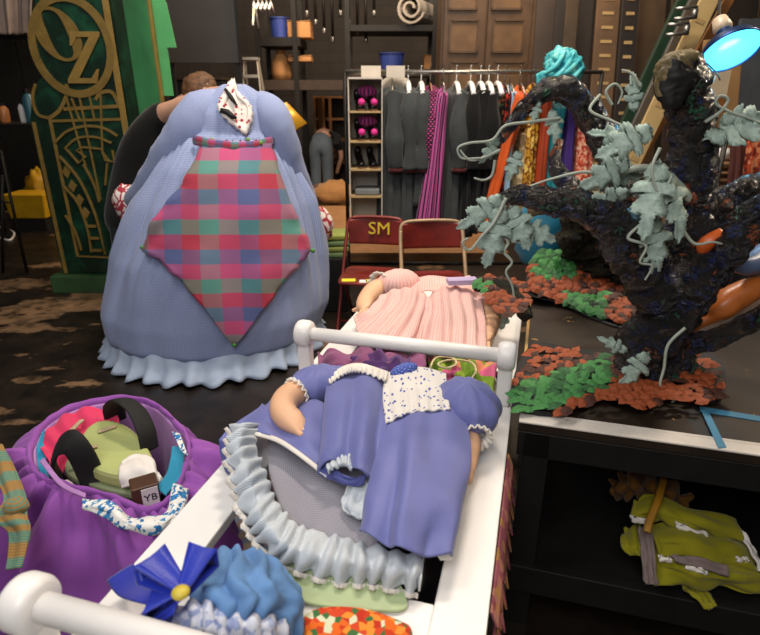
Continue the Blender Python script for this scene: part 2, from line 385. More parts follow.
for i in range(n):           # letter O with thick sides and thin top and bottom
    q = []
    for a in (2*math.pi*i/n, 2*math.pi*(i+1)/n):
        for k, wd in ((1, 0), (0, 1)):
            th = .026+.062*abs(math.cos(a)); rx, rz = (.165, .185) if k else (.165-th, .185-.022)
            q.append((ox-.085+rx*math.cos(a)-.04*math.sin(a), oz+.085+rz*math.sin(a)))
    q = [q[0], q[2], q[3], q[1]]
    mb.hexa([Vector((a, TY-c, b)) for c in (0, .012) for a, b in q])
mb.build('letter_o', gold, tower)
mb = MB(); zx, zz = ox+.085, oz-.075
Z2 = [(-.13, .17), (.13, .17), (.13, .14), (-.04, -.135), (.07, -.135), (.115, -.075), (.135, -.075), (.12, -.17), (-.14, -.17), (-.14, -.14), (.04, .135), (-.07, .135), (-.105, .08), (-.125, .08)]
Z2 = [(zx+a*.86+.22*b, zz+b*1.05) for a, b in Z2]; mb.prism(Z2, fp(.008), .012); mb.build('letter_z', goldb, tower)
GLN = 0.
def gline(lst, w_=.02, name='tracery_bar', n=0):
    l2 = [F(*p) for p in lst]
    if n: l2 = [tuple(p) for p in crom([list(p) for p in l2], n)]
    global GLN; GLN += .0006
    m = MB(); strip(m, l2, w_, fp(.001), .006+GLN); return m.build(name, gold, tower)
gline([(50, 118), (78, 256), (128, 258)], .026, 'panel_frame'); gline([(50, 118), (60, 110), (67, 95), (67, 84)], .028, 'shoulder_trim', 14)
gline([(36, 84), (33, 98), (38, 114), (50, 118)], .022, 'shoulder_trim', 14)
gline([(52, 121), (126, 119)]); gline([(64, 109), (122, 106)], .026)
gline([(96, 100), (101, 93), (112, 92), (119, 104)], .026, 'shoulder_trim', 14)
for l_ in ([(67, 98), (86, 166)], [(80, 97), (101, 200)], [(72, 98), (80, 120)], [(90, 96), (95, 120)], [(101, 92), (103, 152), (110, 162)]): gline(l_, .014)
gline([(56, 142), (68, 131), (86, 126), (104, 128), (118, 136)], .018, n=16); gline([(66, 148), (78, 138), (96, 137), (112, 143)], .016, n=12)
gline([(66, 148), (79, 163), (86, 157), (77, 150), (84, 147), (103, 149)], .014); gline([(103, 152), (106, 160), (115, 162), (113, 150)], .014)
gline([(60, 156), (80, 180), (96, 215), (106, 254)], .016, n=16); gline([(64, 186), (78, 202), (88, 228), (92, 252)], .016, n=16); gline([(66, 215), (76, 232), (82, 250)], .014, n=12)
gline([(84, 164), (95, 185), (100, 202)], .014, n=8); gline([(108, 163), (106, 185)], .014)
for q in ((67, 172), (73, 186), (80, 200), (86, 213)):
    x, z = F(*q); MB().prism([(x-.035, z), (x, z+.05), (x+.035, z), (x, z-.05)], fp(.001), .012).build('tracery_diamond', gold, tower)
for q in ((91, 226), (94, 238), (97, 250)): gline([(q[0]-4, q[1]), (q[0]+6, q[1])], .02)

# ------------------------------------------------------------------ the large gingham dress
DC = [(0.0, -1.14, .655, .64), (.08, -1.14, .665, .61), (.16, -1.135, .725, .62), (.3, -1.113, .755, .62), (.65, -1.05, .68, .57), (.98, -.986, .55, .49), (1.2, -.95, .42, .41), (1.32, -.935, .33, .31), (1.40, -.92, .27, .22), (1.5, -.90, .26, .19), (1.58, -.885, .2, .15), (1.64, -.87, .1, .1), (1.665, -.865, .05, .05)]
DY = 3.62
def dprof(z):
    zs = [q[0] for q in DC]; return tuple(float(np.interp(z, zs, [q[i] for q in DC])) for i in (1, 2, 3))
def dpt(th, z, off=0):
    c, rx, ry = dprof(z); k = 1.0
    fold = (.03*min(1, rx/.5)*(math.sin(13*th+2.5*nz(th*1.5, z*1.2, 3))+.6*math.sin(29*th+3*nz(th*2, z, 8)))*(.25+.75*max(0, 1-abs(z-1.0)/.6))*(.35+.65*abs(math.cos(th)))+.02*nz(th*3, z*3, 6)+.012*math.sin(58*th+4*nz(th*4, z*1.5, 2))*max(0, min(1, (z-.35)/.5))) if z < 1.36 else .016*nz(th*5, z*9, 6)+.007*math.sin(46*th+5*nz(th*4, z*4, 2))*max(0, 1-(z-1.36)/.15)
    return Vector((c+(rx+off+fold)*math.cos(th), DY-(ry+off+fold)*math.sin(th), z))
def dhit(px, py, off=.012):      # where a direction meets the dress
    d = ray(px, py); s = 2.2
    while s < 5:
        p = Vector((0, 0, CAMZ))+d*s; c, rx, ry = dprof(max(0, min(1.665, p.z)))
        if ((p.x-c)/(rx+off))**2+((p.y-DY)/(ry+off))**2 < 1: break
        s += .004
    return p
def surf(px, py, off):
    p = dhit(px, py, .0); c, rx, ry = dprof(p.z); th = math.atan2(-(p.y-DY)/ry, (p.x-c)/rx); return dpt(th, p.z, off)
gin = gingham('blue_gingham', '#aab6d6', '#7d8ab4', 110)
dress = thing('gingham_dress', 'huge blue gingham hoop dress with a diamond plaid apron held upright', 'costume', (-1.15, DY, 0))
def dgrid(zs, nu, mb):
    o = len(mb.v)
    vs = [dpt(2*math.pi*i/nu, z) for z in zs for i in range(nu)]
    fs = [(j*nu+i, j*nu+(i+1) % nu, (j+1)*nu+(i+1) % nu, (j+1)*nu+i) for j in range(len(zs)-1) for i in range(nu)]
    return mb.add(vs, fs, [(i/nu*4.2, z*1.0) for z in zs for i in range(nu)])
dgrid(np.linspace(.13, 1.37, 46), 200, MB()).build('skirt', gin, dress, smooth=True, solid=.006)
dgrid(np.linspace(1.36, 1.662, 22), 120, MB()).build('bodice', gin, dress, smooth=True, solid=.006)
def rows_ring(z0, z1, e0, e1, nr, nwave, amp, nu=260):
    mb = MB(); vs = []
    for j in range(nr):
        f = j/(nr-1); z = z0+(z1-z0)*f
        for i in range(nu):
            th = 2*math.pi*i/nu; c, rx, ry = dprof(max(z, 0)); k = e0+(e1-e0)*f**.8+amp*f*(math.sin(nwave*th+2.5*nz(th*3, 1.))+.5*nz(th*9, f))
            vs.append(Vector((c+(rx+k)*math.cos(th), DY-(ry+k)*math.sin(th), z+.012*f*math.sin(nwave*th*.5))))
    return mb.add(vs, [(j*nu+i, j*nu+(i+1) % nu, (j+1)*nu+(i+1) % nu, (j+1)*nu+i) for j in range(nr-1) for i in range(nu)], [(i/nu*4, j/nr) for j in range(nr) for i in range(nu)])
rows_ring(.17, .02, -.03, .09, 9, 34, .028).build('hem_ruffle', cloth('pale_blue_cotton', '#9aa9c0'), dress, smooth=True, solid=.005)
rows_ring(.17, .12, -.035, .0, 3, 20, .004).build('petticoat_band', cloth('faded_red_cotton', '#9c3f4c'), dress, smooth=True, solid=.004)
# apron
ap = [(143, 204, 270), (160, 197, 274), (180, 186, 280), (200, 173, 287), (220, 160, 296), (240, 149, 305), (248, 148, 307), (262, 166, 297), (280, 186, 283), (300, 203, 268), (320, 217, 253), (335, 228, 242), (342, 234, 236)]
vs = []; uv_ = []; ncol = 25
ys = np.linspace(143, 342, 50); rows = []
for y in ys:
    a = np.interp(y, [q[0] for q in ap], [q[1] for q in ap]); b = np.interp(y, [q[0] for q in ap], [q[2] for q in ap])
    rows.append([surf(a+(b-a)*i/(ncol-1), y, .022) for i in range(ncol)])
arc = 0; mb = MB(); fl = []; fu = []
for j, r in enumerate(rows):
    if j: arc += (r[ncol//2]-rows[j-1][ncol//2]).length
    for p in r: fl.append(p); fu.append((p.x*1.0, -arc))
# smooth the apron across the folds so that it hangs flat
A = np.array([[list(p) for p in r] for r in rows])
for _ in range(4):
    B = A.copy(); B[:, 1:-1] = (A[:, :-2]+A[:, 1:-1]*2+A[:, 2:])/4; A = B
A[:, :, 1] -= .03
mb.add([tuple(p) for p in A.reshape(-1, 3)], [(j*ncol+i, j*ncol+i+1, (j+1)*ncol+i+1, (j+1)*ncol+i) for j in range(len(ys)-1) for i in range(ncol-1)], fu)
apron = mb.build('apron', plaid('madras_plaid'), dress, smooth=True, solid=.006)
for q in ((234, 342), (148, 246), (306, 249)): MB().ell(surf(*q, .035)-Vector((0, .015, 0)), (.014, .01, .014), 10, 6).build('apron_bow', pm('green_ribbon', '#4a8a3a'), apron, smooth=True)
mbb = MB(); mbb.tube([surf(x, y, .03)-Vector((0, .03, 0)) for x, y in ((200, 139), (215, 143), (235, 146), (255, 145), (271, 140))], .013, 12, flat=2.1)
mbb.build('waistband', MATS['madras_plaid'], dress, smooth=True)
# collar opening
lace = NT('red_flecked_lace'); vx = lace.n('ShaderNodeTexVoronoi'); vx.inputs['Scale'].default_value = 34; lace.l(lace.coord(), vx.inputs['Vector'])
lace.fin(lace.mix(lace.m_('LESS_THAN', vx.outputs['Distance'], .3), '#e9dfd6', '#a3203a'), .8)
edge = [(231, 82), (225, 92), (219, 104), (221, 112), (230, 122), (240, 130), (247, 135), (252, 127), (254, 114), (251, 104), (244, 97), (238, 90), (236, 80)]
n = 52; E_ = crom([list(p) for p in edge], n, True); cen = np.array([237, 108]); mb = MB(); vs = []
for k, f in enumerate((1.0, .8, .6)):
    for i, p in enumerate(E_):
        q = cen+(p-cen)*(f+(.05*math.sin(i*2.4) if k == 0 else 0)); b = surf(q[0], max(86, q[1]), .0); b.y -= (.025, .03, .012)[k]; b += Vector((0, 0, (86-q[1])*.006 if q[1] < 86 else 0)); vs.append(b)
mb.add(vs, [(k*n+i, k*n+(i+1) % n, (k+1)*n+(i+1) % n, (k+1)*n+i) for k in range(2) for i in range(n)])
col_ = mb.build('collar', MATS['red_flecked_lace'], dress, smooth=True, solid=.006)
cc = [surf(*(cen+(p-cen)*.62), .0)-Vector((0, .012, 0)) for p in E_]; MB().add(cc, [tuple(range(n))]).build('neck_opening', MATS['red_flecked_lace'], dress, solid=.006)
MB().tube([surf(*q, .02)-Vector((0, .02, 0)) for q in ((223, 110), (229, 112), (233, 116), (237, 118))], [.014, .018, .016, .008], 8).build('neck_clasp', black, col_, smooth=True)
MB().tube([surf(*q, .02)-Vector((0, .02, 0)) for q in ((228, 89), (232, 97), (237, 105))], [.008, .013, .006], 8).build('neck_tie', black, col_, smooth=True)
for q in ((214, 139), (247, 139), (258, 142)): MB().ell(surf(*q, .03)-Vector((0, .03, 0)), (.012, .01, .012), 10, 6).build('button', pm('lime_button', '#6f9a3a'), dress, smooth=True)
# sleeves and cuffs
def sleeve(lst, name='sleeve'):
    P = path([D(a, b, y) for a, b, y, r in lst], 40); R = [float(q) for q in crom([[r] for *_, r in lst], 40)[:, 0]]
    m = MB(); m.tube(P, R, 28, rn=.09, rs=7); m.uv = {k: (a*1.2, b*1.1) for k, (a, b) in m.uv.items()}
    return m.build(name, gin, dress, smooth=True)
sleeve([(222, 98, 3.62, .06), (203, 112, 3.55, .12), (185, 138, 3.53, .13), (165, 165, 3.6, .11), (146, 190, 3.72, .09), (132, 200, 3.85, .06)])
sleeve([(258, 100, 3.62, .06), (271, 114, 3.56, .1), (281, 138, 3.56, .1), (292, 170, 3.62, .09), (306, 200, 3.75, .07), (314, 215, 3.85, .05)])
netm = NT('red_net_print'); vx = netm.n('ShaderNodeTexVoronoi', feature='DISTANCE_TO_EDGE'); vx.inputs['Scale'].default_value = 16; netm.l(netm.coord(), vx.inputs['Vector'])
netm.fin(netm.mix(netm.m_('LESS_THAN', vx.outputs['Distance'], .09), '#e6dcd6', '#a5303f'), .8)
for a, b, y in ((128, 203, 3.88), (319, 226, 3.9)): MB().ell(D(a, b, y), (.1, .08, .13), 18, 12, nf=.15).build('cuff', MATS['red_net_print'], dress, smooth=True)

# ------------------------------------------------------------------ person holding the dress
skinm = pm('light_skin', '#c99a80', .55, .06, 9, bump=.05); hair = pm('light_brown_hair', '#5f4027', .7, .5, 40, bump=.5, bs=90)
tee = cloth('black_cotton_tee', '#0b0a0b', .85); jeans = cloth('dark_denim', '#12141a', .85)
per = thing('person', 'person in black t-shirt bending over the gingham dress with one arm outstretched', 'person', (-1.9, 4.42, 0))
pel = D(122, 212, 4.33); chest = D(142, 160, 4.33); sh = D(158, 122, 4.3); nk = D(182, 104, 4.26); hd = D(200, 93, 4.24)
shR = D(160, 116, 4.16); elb = D(188, 104, 4.02); wri = D(212, 93, 3.9); hnd = D(222, 92, 3.82)
shL = sh+Vector((.12, .2, -.05)); elL = Vector((-1.2, 4.42, 1.2)); hnL = Vector((-1.08, 4.28, 1.05))
P = [pel, chest, sh, nk, hd, shR, elb, wri, hnd, shL, elL, hnL]
E_ = [(0, 1), (1, 2), (2, 3), (3, 4), (2, 5), (5, 6), (6, 7), (7, 8), (2, 9), (9, 10), (10, 11)]
R = [.13, .14, .12, .06, .06, .075, .062, .042, .036, .06, .045, .035]
for s in (-1, 1):
    hp = pel+Vector((.02, .1*s, -.06)); kn = pel+Vector((-.02, .12*s+.03, -.46)); an = Vector((pel.x+.02, pel.y+.12*s+.08, .09)); toe = an+Vector((.14, -.06, -.05))
    i = len(P); P += [hp, kn, an, toe]; E_ += [(0, i), (i, i+1), (i+1, i+2), (i+2, i+3)]; R += [.085, .055, .038, .03]
fb = len(P)
for k in range(5):     # fingers
    a = hnd+Vector((.02, -.035, .018*(k-2))); P += [hnd+Vector((.03, -.02, .016*(k-2))), a+Vector((.04, -.02, 0)), a+Vector((.06, -.03, -.03))]
    E_ += [(8, fb+3*k), (fb+3*k, fb+3*k+1), (fb+3*k+1, fb+3*k+2)]; R += [.011, .009, .008]
skin('body', P, E_, R, skinm, per)
skin('t_shirt', [pel+Vector((-.01, 0, -.24)), chest, sh, sh.lerp(nk, .45), shR, shR.lerp(elb, .28), shL, shL.lerp(elL, .5)], [(0, 1), (1, 2), (2, 3), (2, 4), (4, 5), (2, 6), (6, 7)], [.21, .2, .17, .075, .1, .085, .09, .07], tee, per)
skin('jeans', [pel]+[P[i] for i in (12, 13, 14, 16, 17, 18)], [(0, 1), (1, 2), (2, 3), (0, 4), (4, 5), (5, 6)], [.11, .09, .07, .065, .09, .07, .065], jeans, per)
hM = Matrix.Rotation(1.05, 3, 'Y')
MB().ell(hd, (.095, .085, .12), 20, 14, hM).build('head', skinm, per, smooth=True)
MB().ell(hd+Vector((-.005, .012, .028)), (.108, .1, .122), 30, 20, hM, nf=.16, ns=9).build('hair', hair, per, smooth=True)
MB().ell(hd+Vector((-.05, -.085, -.02)), (.014, .012, .03), 10, 8, hM).build('ear', pm('pink_ear', '#c4747a', .5, .05), per, smooth=True)
MB().ell(hd+Vector((.09, -.06, -.1)), (.02, .02, .03), 10, 8).build('nose', skinm, per, smooth=True)
for s in (-1, 1):
    MB().ell(hd+Vector((.07+.0*s, -.03+.03*s, -.085)), (.012, .012, .012), 8, 6).build('eye', pm('eye_dark', '#241a15', .2), per, smooth=True)
    MB().ell(P[15 if s < 0 else 19]+Vector((-.04, .02, -.005)), (.14, .055, .045), 14, 8, Matrix.Rotation(-.4, 3, 'Z')).build('shoe', black, per, smooth=True)
MB().ell(hd+Vector((.045, -.05, -.13)), (.03, .02, .01), 8, 6).build('mouth', pm('lip', '#a8645c', .5, .05), per, smooth=True)
# ------------------------------------------------------------------ periwinkle doll dress on the cart
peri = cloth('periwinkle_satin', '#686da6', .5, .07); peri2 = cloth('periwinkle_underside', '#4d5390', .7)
doll = pm('doll_skin', '#dcac88', .55, .05, 8, bump=.06)
eyelet = NT('white_eyelet'); vx = eyelet.n('ShaderNodeTexVoronoi'); vx.inputs['Scale'].default_value = 1
mpx = eyelet.n('ShaderNodeMapping'); mpx.inputs['Scale'].default_value = (15, 15, 1); eyelet.l(eyelet.coord('UV'), mpx.inputs['Vector']); eyelet.l(mpx.outputs[0], vx.inputs['Vector'])
eyelet.fin(eyelet.mix(eyelet.m_('LESS_THAN', vx.outputs['Distance'], .27), '#d9d3cc', '#4a55a0'), .8)
lacew = cloth('white_lace', '#dcd6cd', .85, .12); seer = stripes('blue_seersucker', '#dcdcd9', '#a3b6cb', 90, .55, extra=('#b9c5d2', 21, .85)); ling = gingham('grey_lining_check', '#a9a6ae', '#85838f', 60)
pd = thing('doll_dress', 'periwinkle blue doll dress with eyelet yoke, puff sleeves and striped ruffle hem', 'costume', L(-.37, 1.3, CZ))
loft('lining', [pts([(268, 436, .735), (300, 446, .74), (335, 462, .745), (372, 470, .745)]), pts([(270, 475, .72), (305, 482, .725), (340, 490, .73), (375, 495, .735)]), pts([(282, 512, .712), (310, 525, .715), (345, 535, .715), (378, 542, .72)]), pts([(290, 535, .705), (315, 548, .705), (350, 558, .705), (385, 562, .71)])], ling, pd, nu=40, nv=24, disp=folds(2, .006, 1), uv=(1, 1))
loft('hem_ruffle', [pts([(262, 424, .775), (256, 445, .775), (266, 475, .76), (278, 505, .745), (300, 526, .735), (338, 537, .73), (380, 548, .735), (424, 556, .735)]),
    pts([(245, 424, .815), (240, 448, .815), (252, 482, .79), (264, 520, .77), (290, 545, .76), (332, 556, .755), (378, 566, .755), (422, 572, .755)]),
    pts([(232, 428, .80), (230, 455, .795), (238, 492, .765), (252, 530, .735), (280, 560, .72), (328, 578, .715), (376, 583, .715), (419, 592, .715)])], seer, pd, nu=260, nv=22, disp=lambda u, v: .011*(.35+.8*v)*math.sin(2*math.pi*19*u+3*nz(u*14, v*1.5, 2))+.007*nz(u*30, v*3, 4), uv=(3.2, 1), thick=.004)
loft('ruffle_lace', [pts([(231, 430, .80), (229, 456, .795), (237, 494, .765), (251, 532, .735), (279, 562, .72), (328, 580, .715), (376, 585, .715), (418, 594, .715)]), pts([(228, 432, .793), (226, 458, .788), (233, 497, .757), (248, 537, .728), (277, 567, .713), (327, 585, .708), (376, 590, .708), (417, 599, .708)])], lacew, pd, nu=260, nv=4, disp=lambda u, v: .011*math.sin(2*math.pi*19*u+3*nz(u*14, 1.5, 2))+.004*math.sin(600*u), thick=.004)
loft('underskirt', [pts([(262, 404, .77), (285, 396, .785), (315, 402, .79), (340, 412, .79)]), pts([(238, 420, .77), (270, 418, .785), (305, 432, .785), (335, 448, .78)]), pts([(219, 440, .76), (262, 436, .78), (296, 452, .775), (330, 476, .765)])], peri, pd, nu=50, nv=24, disp=folds(2.5, .008, 3))
loft('underskirt_hem', [pts([(255, 432, .788), (278, 438, .786), (300, 452, .782), (328, 474, .775)]), pts([(253, 435, .784), (276, 442, .782), (298, 456, .778), (326, 478, .771)])], lacew, pd, nu=40, nv=3)
loft('skirt_corner', [pts([(219, 440, .765), (234, 436, .77)]), pts([(221, 455, .73), (234, 460, .74)]), pts([(226, 472, .705), (236, 480, .71)])], peri2, pd, nu=10, nv=10)
loft('front_panel', [pts([(328, 370, .815), (348, 366, .825), (368, 367, .825), (389, 375, .815)]), pts([(324, 405, .83), (345, 402, .845), (368, 402, .845), (388, 408, .825)]), pts([(320, 440, .815), (343, 440, .835), (364, 440, .835), (384, 445, .82)]), pts([(318, 468, .79), (340, 460, .81), (360, 472, .81), (381, 476, .80)])], peri, pd, nu=60, nv=36, disp=folds(2.2, .010, 5, .004, grow=.7))
loft('turned_hem', [pts([(318, 462, .785), (335, 470, .79), (352, 478, .79), (366, 474, .79)]), pts([(318, 474, .77), (334, 480, .775), (350, 486, .775), (364, 484, .775)])], peri2, pd, nu=24, nv=8, disp=folds(2, .003, 2))
loft('inner_frill', [pts([(326, 466, .80), (336, 455, .81), (346, 452, .815), (353, 460, .81)]), pts([(328, 472, .80), (338, 466, .81), (346, 465, .81), (351, 470, .805)])], seer, pd, nu=60, nv=10, disp=folds(7, .005, 4), uv=(.6, .5))
loft('front_edging', [pts([(385, 378, .825), (390, 379, .825)]), pts([(383, 420, .825), (388, 420, .825)]), pts([(380, 455, .815), (387, 458, .812)]), pts([(377, 464, .805), (392, 465, .80)])], lacew, pd, nu=6, nv=20)
loft('collar_lace', [pts([(328, 376, .835), (345, 366, .845), (362, 364, .845), (388, 372, .835)]), pts([(330, 384, .835), (346, 373, .852), (362, 372, .852), (386, 381, .842)])], lacew, pd, nu=70, nv=6, disp=lambda u, v: .004*math.sin(u*90)*v)
yk = loft('yoke', [pts([(386, 374, .825), (405, 368, .84), (425, 368, .84), (446, 374, .83)]), pts([(383, 395, .83), (404, 394, .848), (425, 392, .848), (447, 392, .84)]), pts([(386, 424, .83), (406, 414, .845), (427, 411, .848), (450, 410, .84)])], MATS['white_eyelet'], pd, nu=40, nv=26, uv=(1, .8), disp=lambda u, v: .003*math.sin(u*40)*v)
loft('skirt_panel', [pts([(388, 412, .815), (408, 408, .835), (430, 405, .84), (462, 402, .815)]), pts([(380, 450, .815), (402, 452, .84), (430, 450, .845), (470, 448, .80)]), pts([(368, 495, .79), (395, 505, .815), (430, 508, .82), (464, 500, .78)]), pts([(359, 530, .765), (388, 545, .785), (420, 554, .785), (453, 556, .755)])], peri, pd, nu=70, nv=50, disp=folds(2.4, .013, 7, .004, grow=.75))
loft('slip_corner', [pts([(352, 478, .765), (372, 482, .77)]), pts([(342, 500, .75), (366, 508, .755)]), pts([(345, 512, .74), (362, 520, .745)])], seer, pd, nu=24, nv=14, uv=(.3, .3), disp=folds(2, .003, 2))
loft('slip_hem', [pts([(436, 554, .757), (452, 552, .755)]), pts([(440, 560, .745), (453, 560, .742)])], lacew, pd, nu=10, nv=5)
def puff(c, r, M, name, par, mat):
    m = MB(); m.ell(c, r, 44, 26, M)
    for i, v in enumerate(m.v):
        a, p = m.uv[i]; d = (v-Vector(c)); k = 1+.05*math.sin(2*math.pi*9*a+2*nz(a*6, p*2, r[0]*40))*math.sin(math.pi*p)+.05*nz(v.x*16, v.y*16, v.z*16); m.v[i] = Vector(c)+d*k
    return m.build(name, mat, par, smooth=True)
puff(W(468, 405, .81), (.082, .108, .07), Matrix.Rotation(.35, 3, 'Z'), 'sleeve', pd, peri)
puff(W(318, 384, .80), (.09, .072, .055), Matrix.Rotation(.5, 3, 'Z'), 'sleeve', pd, peri)
def frill(c, ax, r0, r1, h, n, name, par, mat):
    ax = Vector(ax).normalized(); a = ax.orthogonal().normalized(); b = ax.cross(a); c = Vector(c); vs = []; nu = 110
    for j, (r, d) in enumerate(((r0, 0), (r0+.3*(r1-r0), h*.6), (r1, h))):
        for i in range(nu):
            t_ = 2*math.pi*i/nu; vs.append(c+(a*math.cos(t_)+b*math.sin(t_))*r+ax*(d+.006*(j/2)*math.sin(n*t_)))
    return MB().add(vs, [(j*nu+i, j*nu+(i+1) % nu, (j+1)*nu+(i+1) % nu, (j+1)*nu+i) for j in range(2) for i in range(nu)]).build(name, mat, par, smooth=True, solid=.004)
def dollarm(lst, R, fing, par):
    P = [W(*q) for q in lst]; E_ = [(i, i+1) for i in range(len(P)-1)]; R = list(R); base = len(P)-1
    for f in fing:
        q = [W(*x) for x in f]; i = len(P); P += q; E_ += [(base, i)]+[(i+k, i+k+1) for k in range(len(q)-1)]; R += [.0095]*(len(q)-1)+[.008]
    return skin('arm', P, E_, R, doll, par)
frill(W(301, 391, .80), W(292, 396, .79)-W(312, 384, .80), .034, .05, .016, 16, 'sleeve_frill', pd, lacew)
dollarm([(306, 388, .80), (292, 394, .80), (281, 405, .80), (284, 418, .798), (293, 424, .796)], [.04, .043, .044, .04, .031], [[(298, 432, .79), (303, 436, .787)], [(302, 430, .79), (307, 434, .785)], [(304, 427, .79), (310, 431, .785)], [(304, 423, .792), (311, 427, .787)], [(296, 418, .80), (303, 418, .80)]], pd)
frill(W(474, 434, .775), W(474, 445, .765)-W(470, 425, .78), .03, .046, .018, 16, 'sleeve_frill', pd, lacew)
dollarm([(471, 432, .775), (471, 445, .76), (469, 458, .745), (467, 468, .735)], [.028, .03, .026, .02], [[(464, 476, .73), (463, 482, .727)], [(467, 477, .73), (467, 484, .726)], [(470, 476, .73), (470, 482, .726)]], pd)
knotm = dots('blue_dot_cotton', '#4a5aa8', '#8fa0d8', 12, .22)
MB().ell(W(404, 370, .845), (.042, .02, .02), 24, 14, Matrix.Rotation(.25, 3, 'Z') @ Matrix.Rotation(-.2, 3, 'Y'), nf=.1).build('collar_knot', knotm, pd, smooth=True)

# ------------------------------------------------------------------ pink doll dress
pink = stripes('pink_pinstripe', '#e6b8b0', '#d79a98', 34, .6, extra=('#efd0c4', 9, .75))
pk = thing('doll_dress', 'pale pink pinstripe doll dress lying behind the white crossrail', 'costume', L(-.37, 2.0, CZ))
def pinkpanel(name, a, sd): return loft(name, [pts(r) for r in a], pink, pk, nu=60, nv=30, disp=folds(5, .009, sd, .004, grow=.6), uv=(1, 1))
pinkpanel('skirt_panel', [[(380, 296, .84), (400, 288, .86), (418, 290, .86), (430, 298, .84)], [(368, 312, .82), (394, 308, .85), (412, 310, .85), (425, 318, .82)], [(354, 318, .80), (362, 340, .79), (390, 348, .80), (418, 346, .77)]], 1)
pinkpanel('skirt_panel', [[(426, 298, .84), (442, 287, .865), (460, 284, .865), (478, 286, .84)], [(424, 318, .82), (445, 312, .855), (466, 310, .85), (484, 318, .82)], [(414, 346, .77), (440, 350, .80), (466, 352, .79), (484, 350, .76)]], 2)
puff(W(398, 283, .84), (.1, .075, .06), Matrix.Rotation(.5, 3, 'Z'), 'sleeve', pk, pink); puff(W(486, 298, .82), (.055, .08, .06), Matrix.Rotation(.2, 3, 'Z'), 'sleeve', pk, pink)
loft('bodice', [pts([(400, 280, .80), (430, 277, .83), (470, 277, .80)]), pts([(398, 292, .83), (430, 292, .86), (475, 290, .83)])], pink, pk, nu=30, nv=12, disp=folds(2, .006, 2))
frill(W(384, 285, .83), W(374, 291, .82)-W(392, 280, .84), .05, .07, .02, 14, 'sleeve_frill', pk, lacew)
dollarm([(388, 284, .83), (374, 291, .825), (367, 299, .82), (363, 307, .815)], [.045, .047, .042, .034], [[(357, 309, .81), (352, 311, .80)], [(360, 314, .81), (356, 317, .80)], [(364, 315, .81), (362, 319, .80)], [(368, 313, .81), (369, 318, .80)]], pk)
dollarm([(488, 306, .80), (491, 318, .79), (488, 330, .775), (484, 340, .765)], [.045, .046, .04, .03], [[(480, 346, .76), (478, 350, .755)], [(484, 347, .76), (484, 352, .755)], [(488, 346, .76), (489, 351, .755)]], pk)
def tagnote(name, lst, z, mat, label, cat): 
    m = MB(); quad(m, [W(*q, z) for q in lst], z, z+.003); return tag(m.build(name, mat), label, cat)
# crumpled garments under the rail
def rag(name, ctrl, mat, label, cat='cloth', nu=50, nv=24, f=(4, .012, 3), th=.005):
    o = loft(name, [pts(r) for r in ctrl], mat, None, nu=nu, nv=nv, disp=folds(f[0], f[1], f[2], .012, 5), thick=th); return tag(o, label, cat)
purp = cloth('plum_cotton', '#5d3a72'); mauve = cloth('mauve_cotton', '#8a4f78')
rag('folded_garment', [[(318, 352, .74), (350, 350, .76), (390, 352, .76), (425, 352, .74)], [(318, 364, .74), (350, 362, .78), (390, 364, .78), (425, 366, .75)], [(322, 374, .74), (350, 374, .755), (390, 378, .755), (425, 378, .74)]], mauve, 'crumpled mauve garment wedged under the white crossrail')
rag('folded_garment', [[(350, 358, .775), (380, 355, .79), (410, 356, .785)], [(360, 366, .78), (385, 364, .80), (410, 366, .79)], [(365, 372, .775), (385, 374, .785), (405, 374, .78)]], purp, 'crumpled dark purple garment on top of the mauve one', f=(3, .008, 6))
pgreen = floral('pink_green_print', ['#c05a80', '#6d8a2c', '#93a83c', '#d98a6a', '#8a3a62'], 14)
rag('printed_garment', [[(428, 356, .73), (460, 356, .76), (498, 362, .74)], [(430, 368, .74), (462, 370, .77), (494, 378, .75)], [(440, 380, .72), (465, 384, .74), (494, 400, .72)]], pgreen, 'pink and green printed garment under the crossrail by the puff sleeve')
cord = MB(); cord.tube(path(pts([(430, 368), (436, 358), (452, 358), (456, 364), (446, 368), (438, 364), (450, 360), (470, 362), (476, 370), (472, 378)], .80), 60), .0035, 8)
tag(cord.build('cord', cloth('cream_cord', '#d9c79a'), smooth=True), 'thin cream cord looped over the printed garment', 'cord')
# below the opening
sg = stripes('beige_stripe_cotton', '#b9a78a', '#8f9db0', 9, .6, axis=1)
o = loft('striped_garment', [pts([(205, 520, .47), (240, 490, .5), (275, 500, .5)]), pts([(205, 560, .47), (240, 540, .52), (280, 545, .5)]), pts([(215, 600, .46), (250, 590, .47), (290, 590, .46)])], sg, None, nu=40, nv=24, disp=folds(3, .01, 2)); tag(o, 'beige and blue striped garment inside the white cart', 'cloth')
rag('dark_floor_sheet', [[(300, 520, .46), (380, 520, .46), (460, 520, .46)], [(290, 560, .46), (380, 560, .47), (450, 560, .46)], [(260, 610, .45), (360, 620, .45), (440, 610, .45)]], black, 'black sheet inside the white cart standing in for the dark floor')  # plain black sheet standing in for the dark floor below the opening
pg = [(276, 582), (290, 566), (330, 556), (375, 562), (400, 586), (406, 611), (372, 613), (335, 610), (300, 603)]
m = MB(); E2 = crom([list(p) for p in pg], 44, True); m.prism([tuple(p) for p in E2], lambda a, b, c: W(a, b, CZ+.001)+Vector((0, 0, c)), .008)
paddle = m.build('cushion_board', pm('pale_green_vinyl', '#a3b487', .45, .06), bevel=.003); tag(paddle, 'pale green rounded board lying under the striped ruffle', 'board')
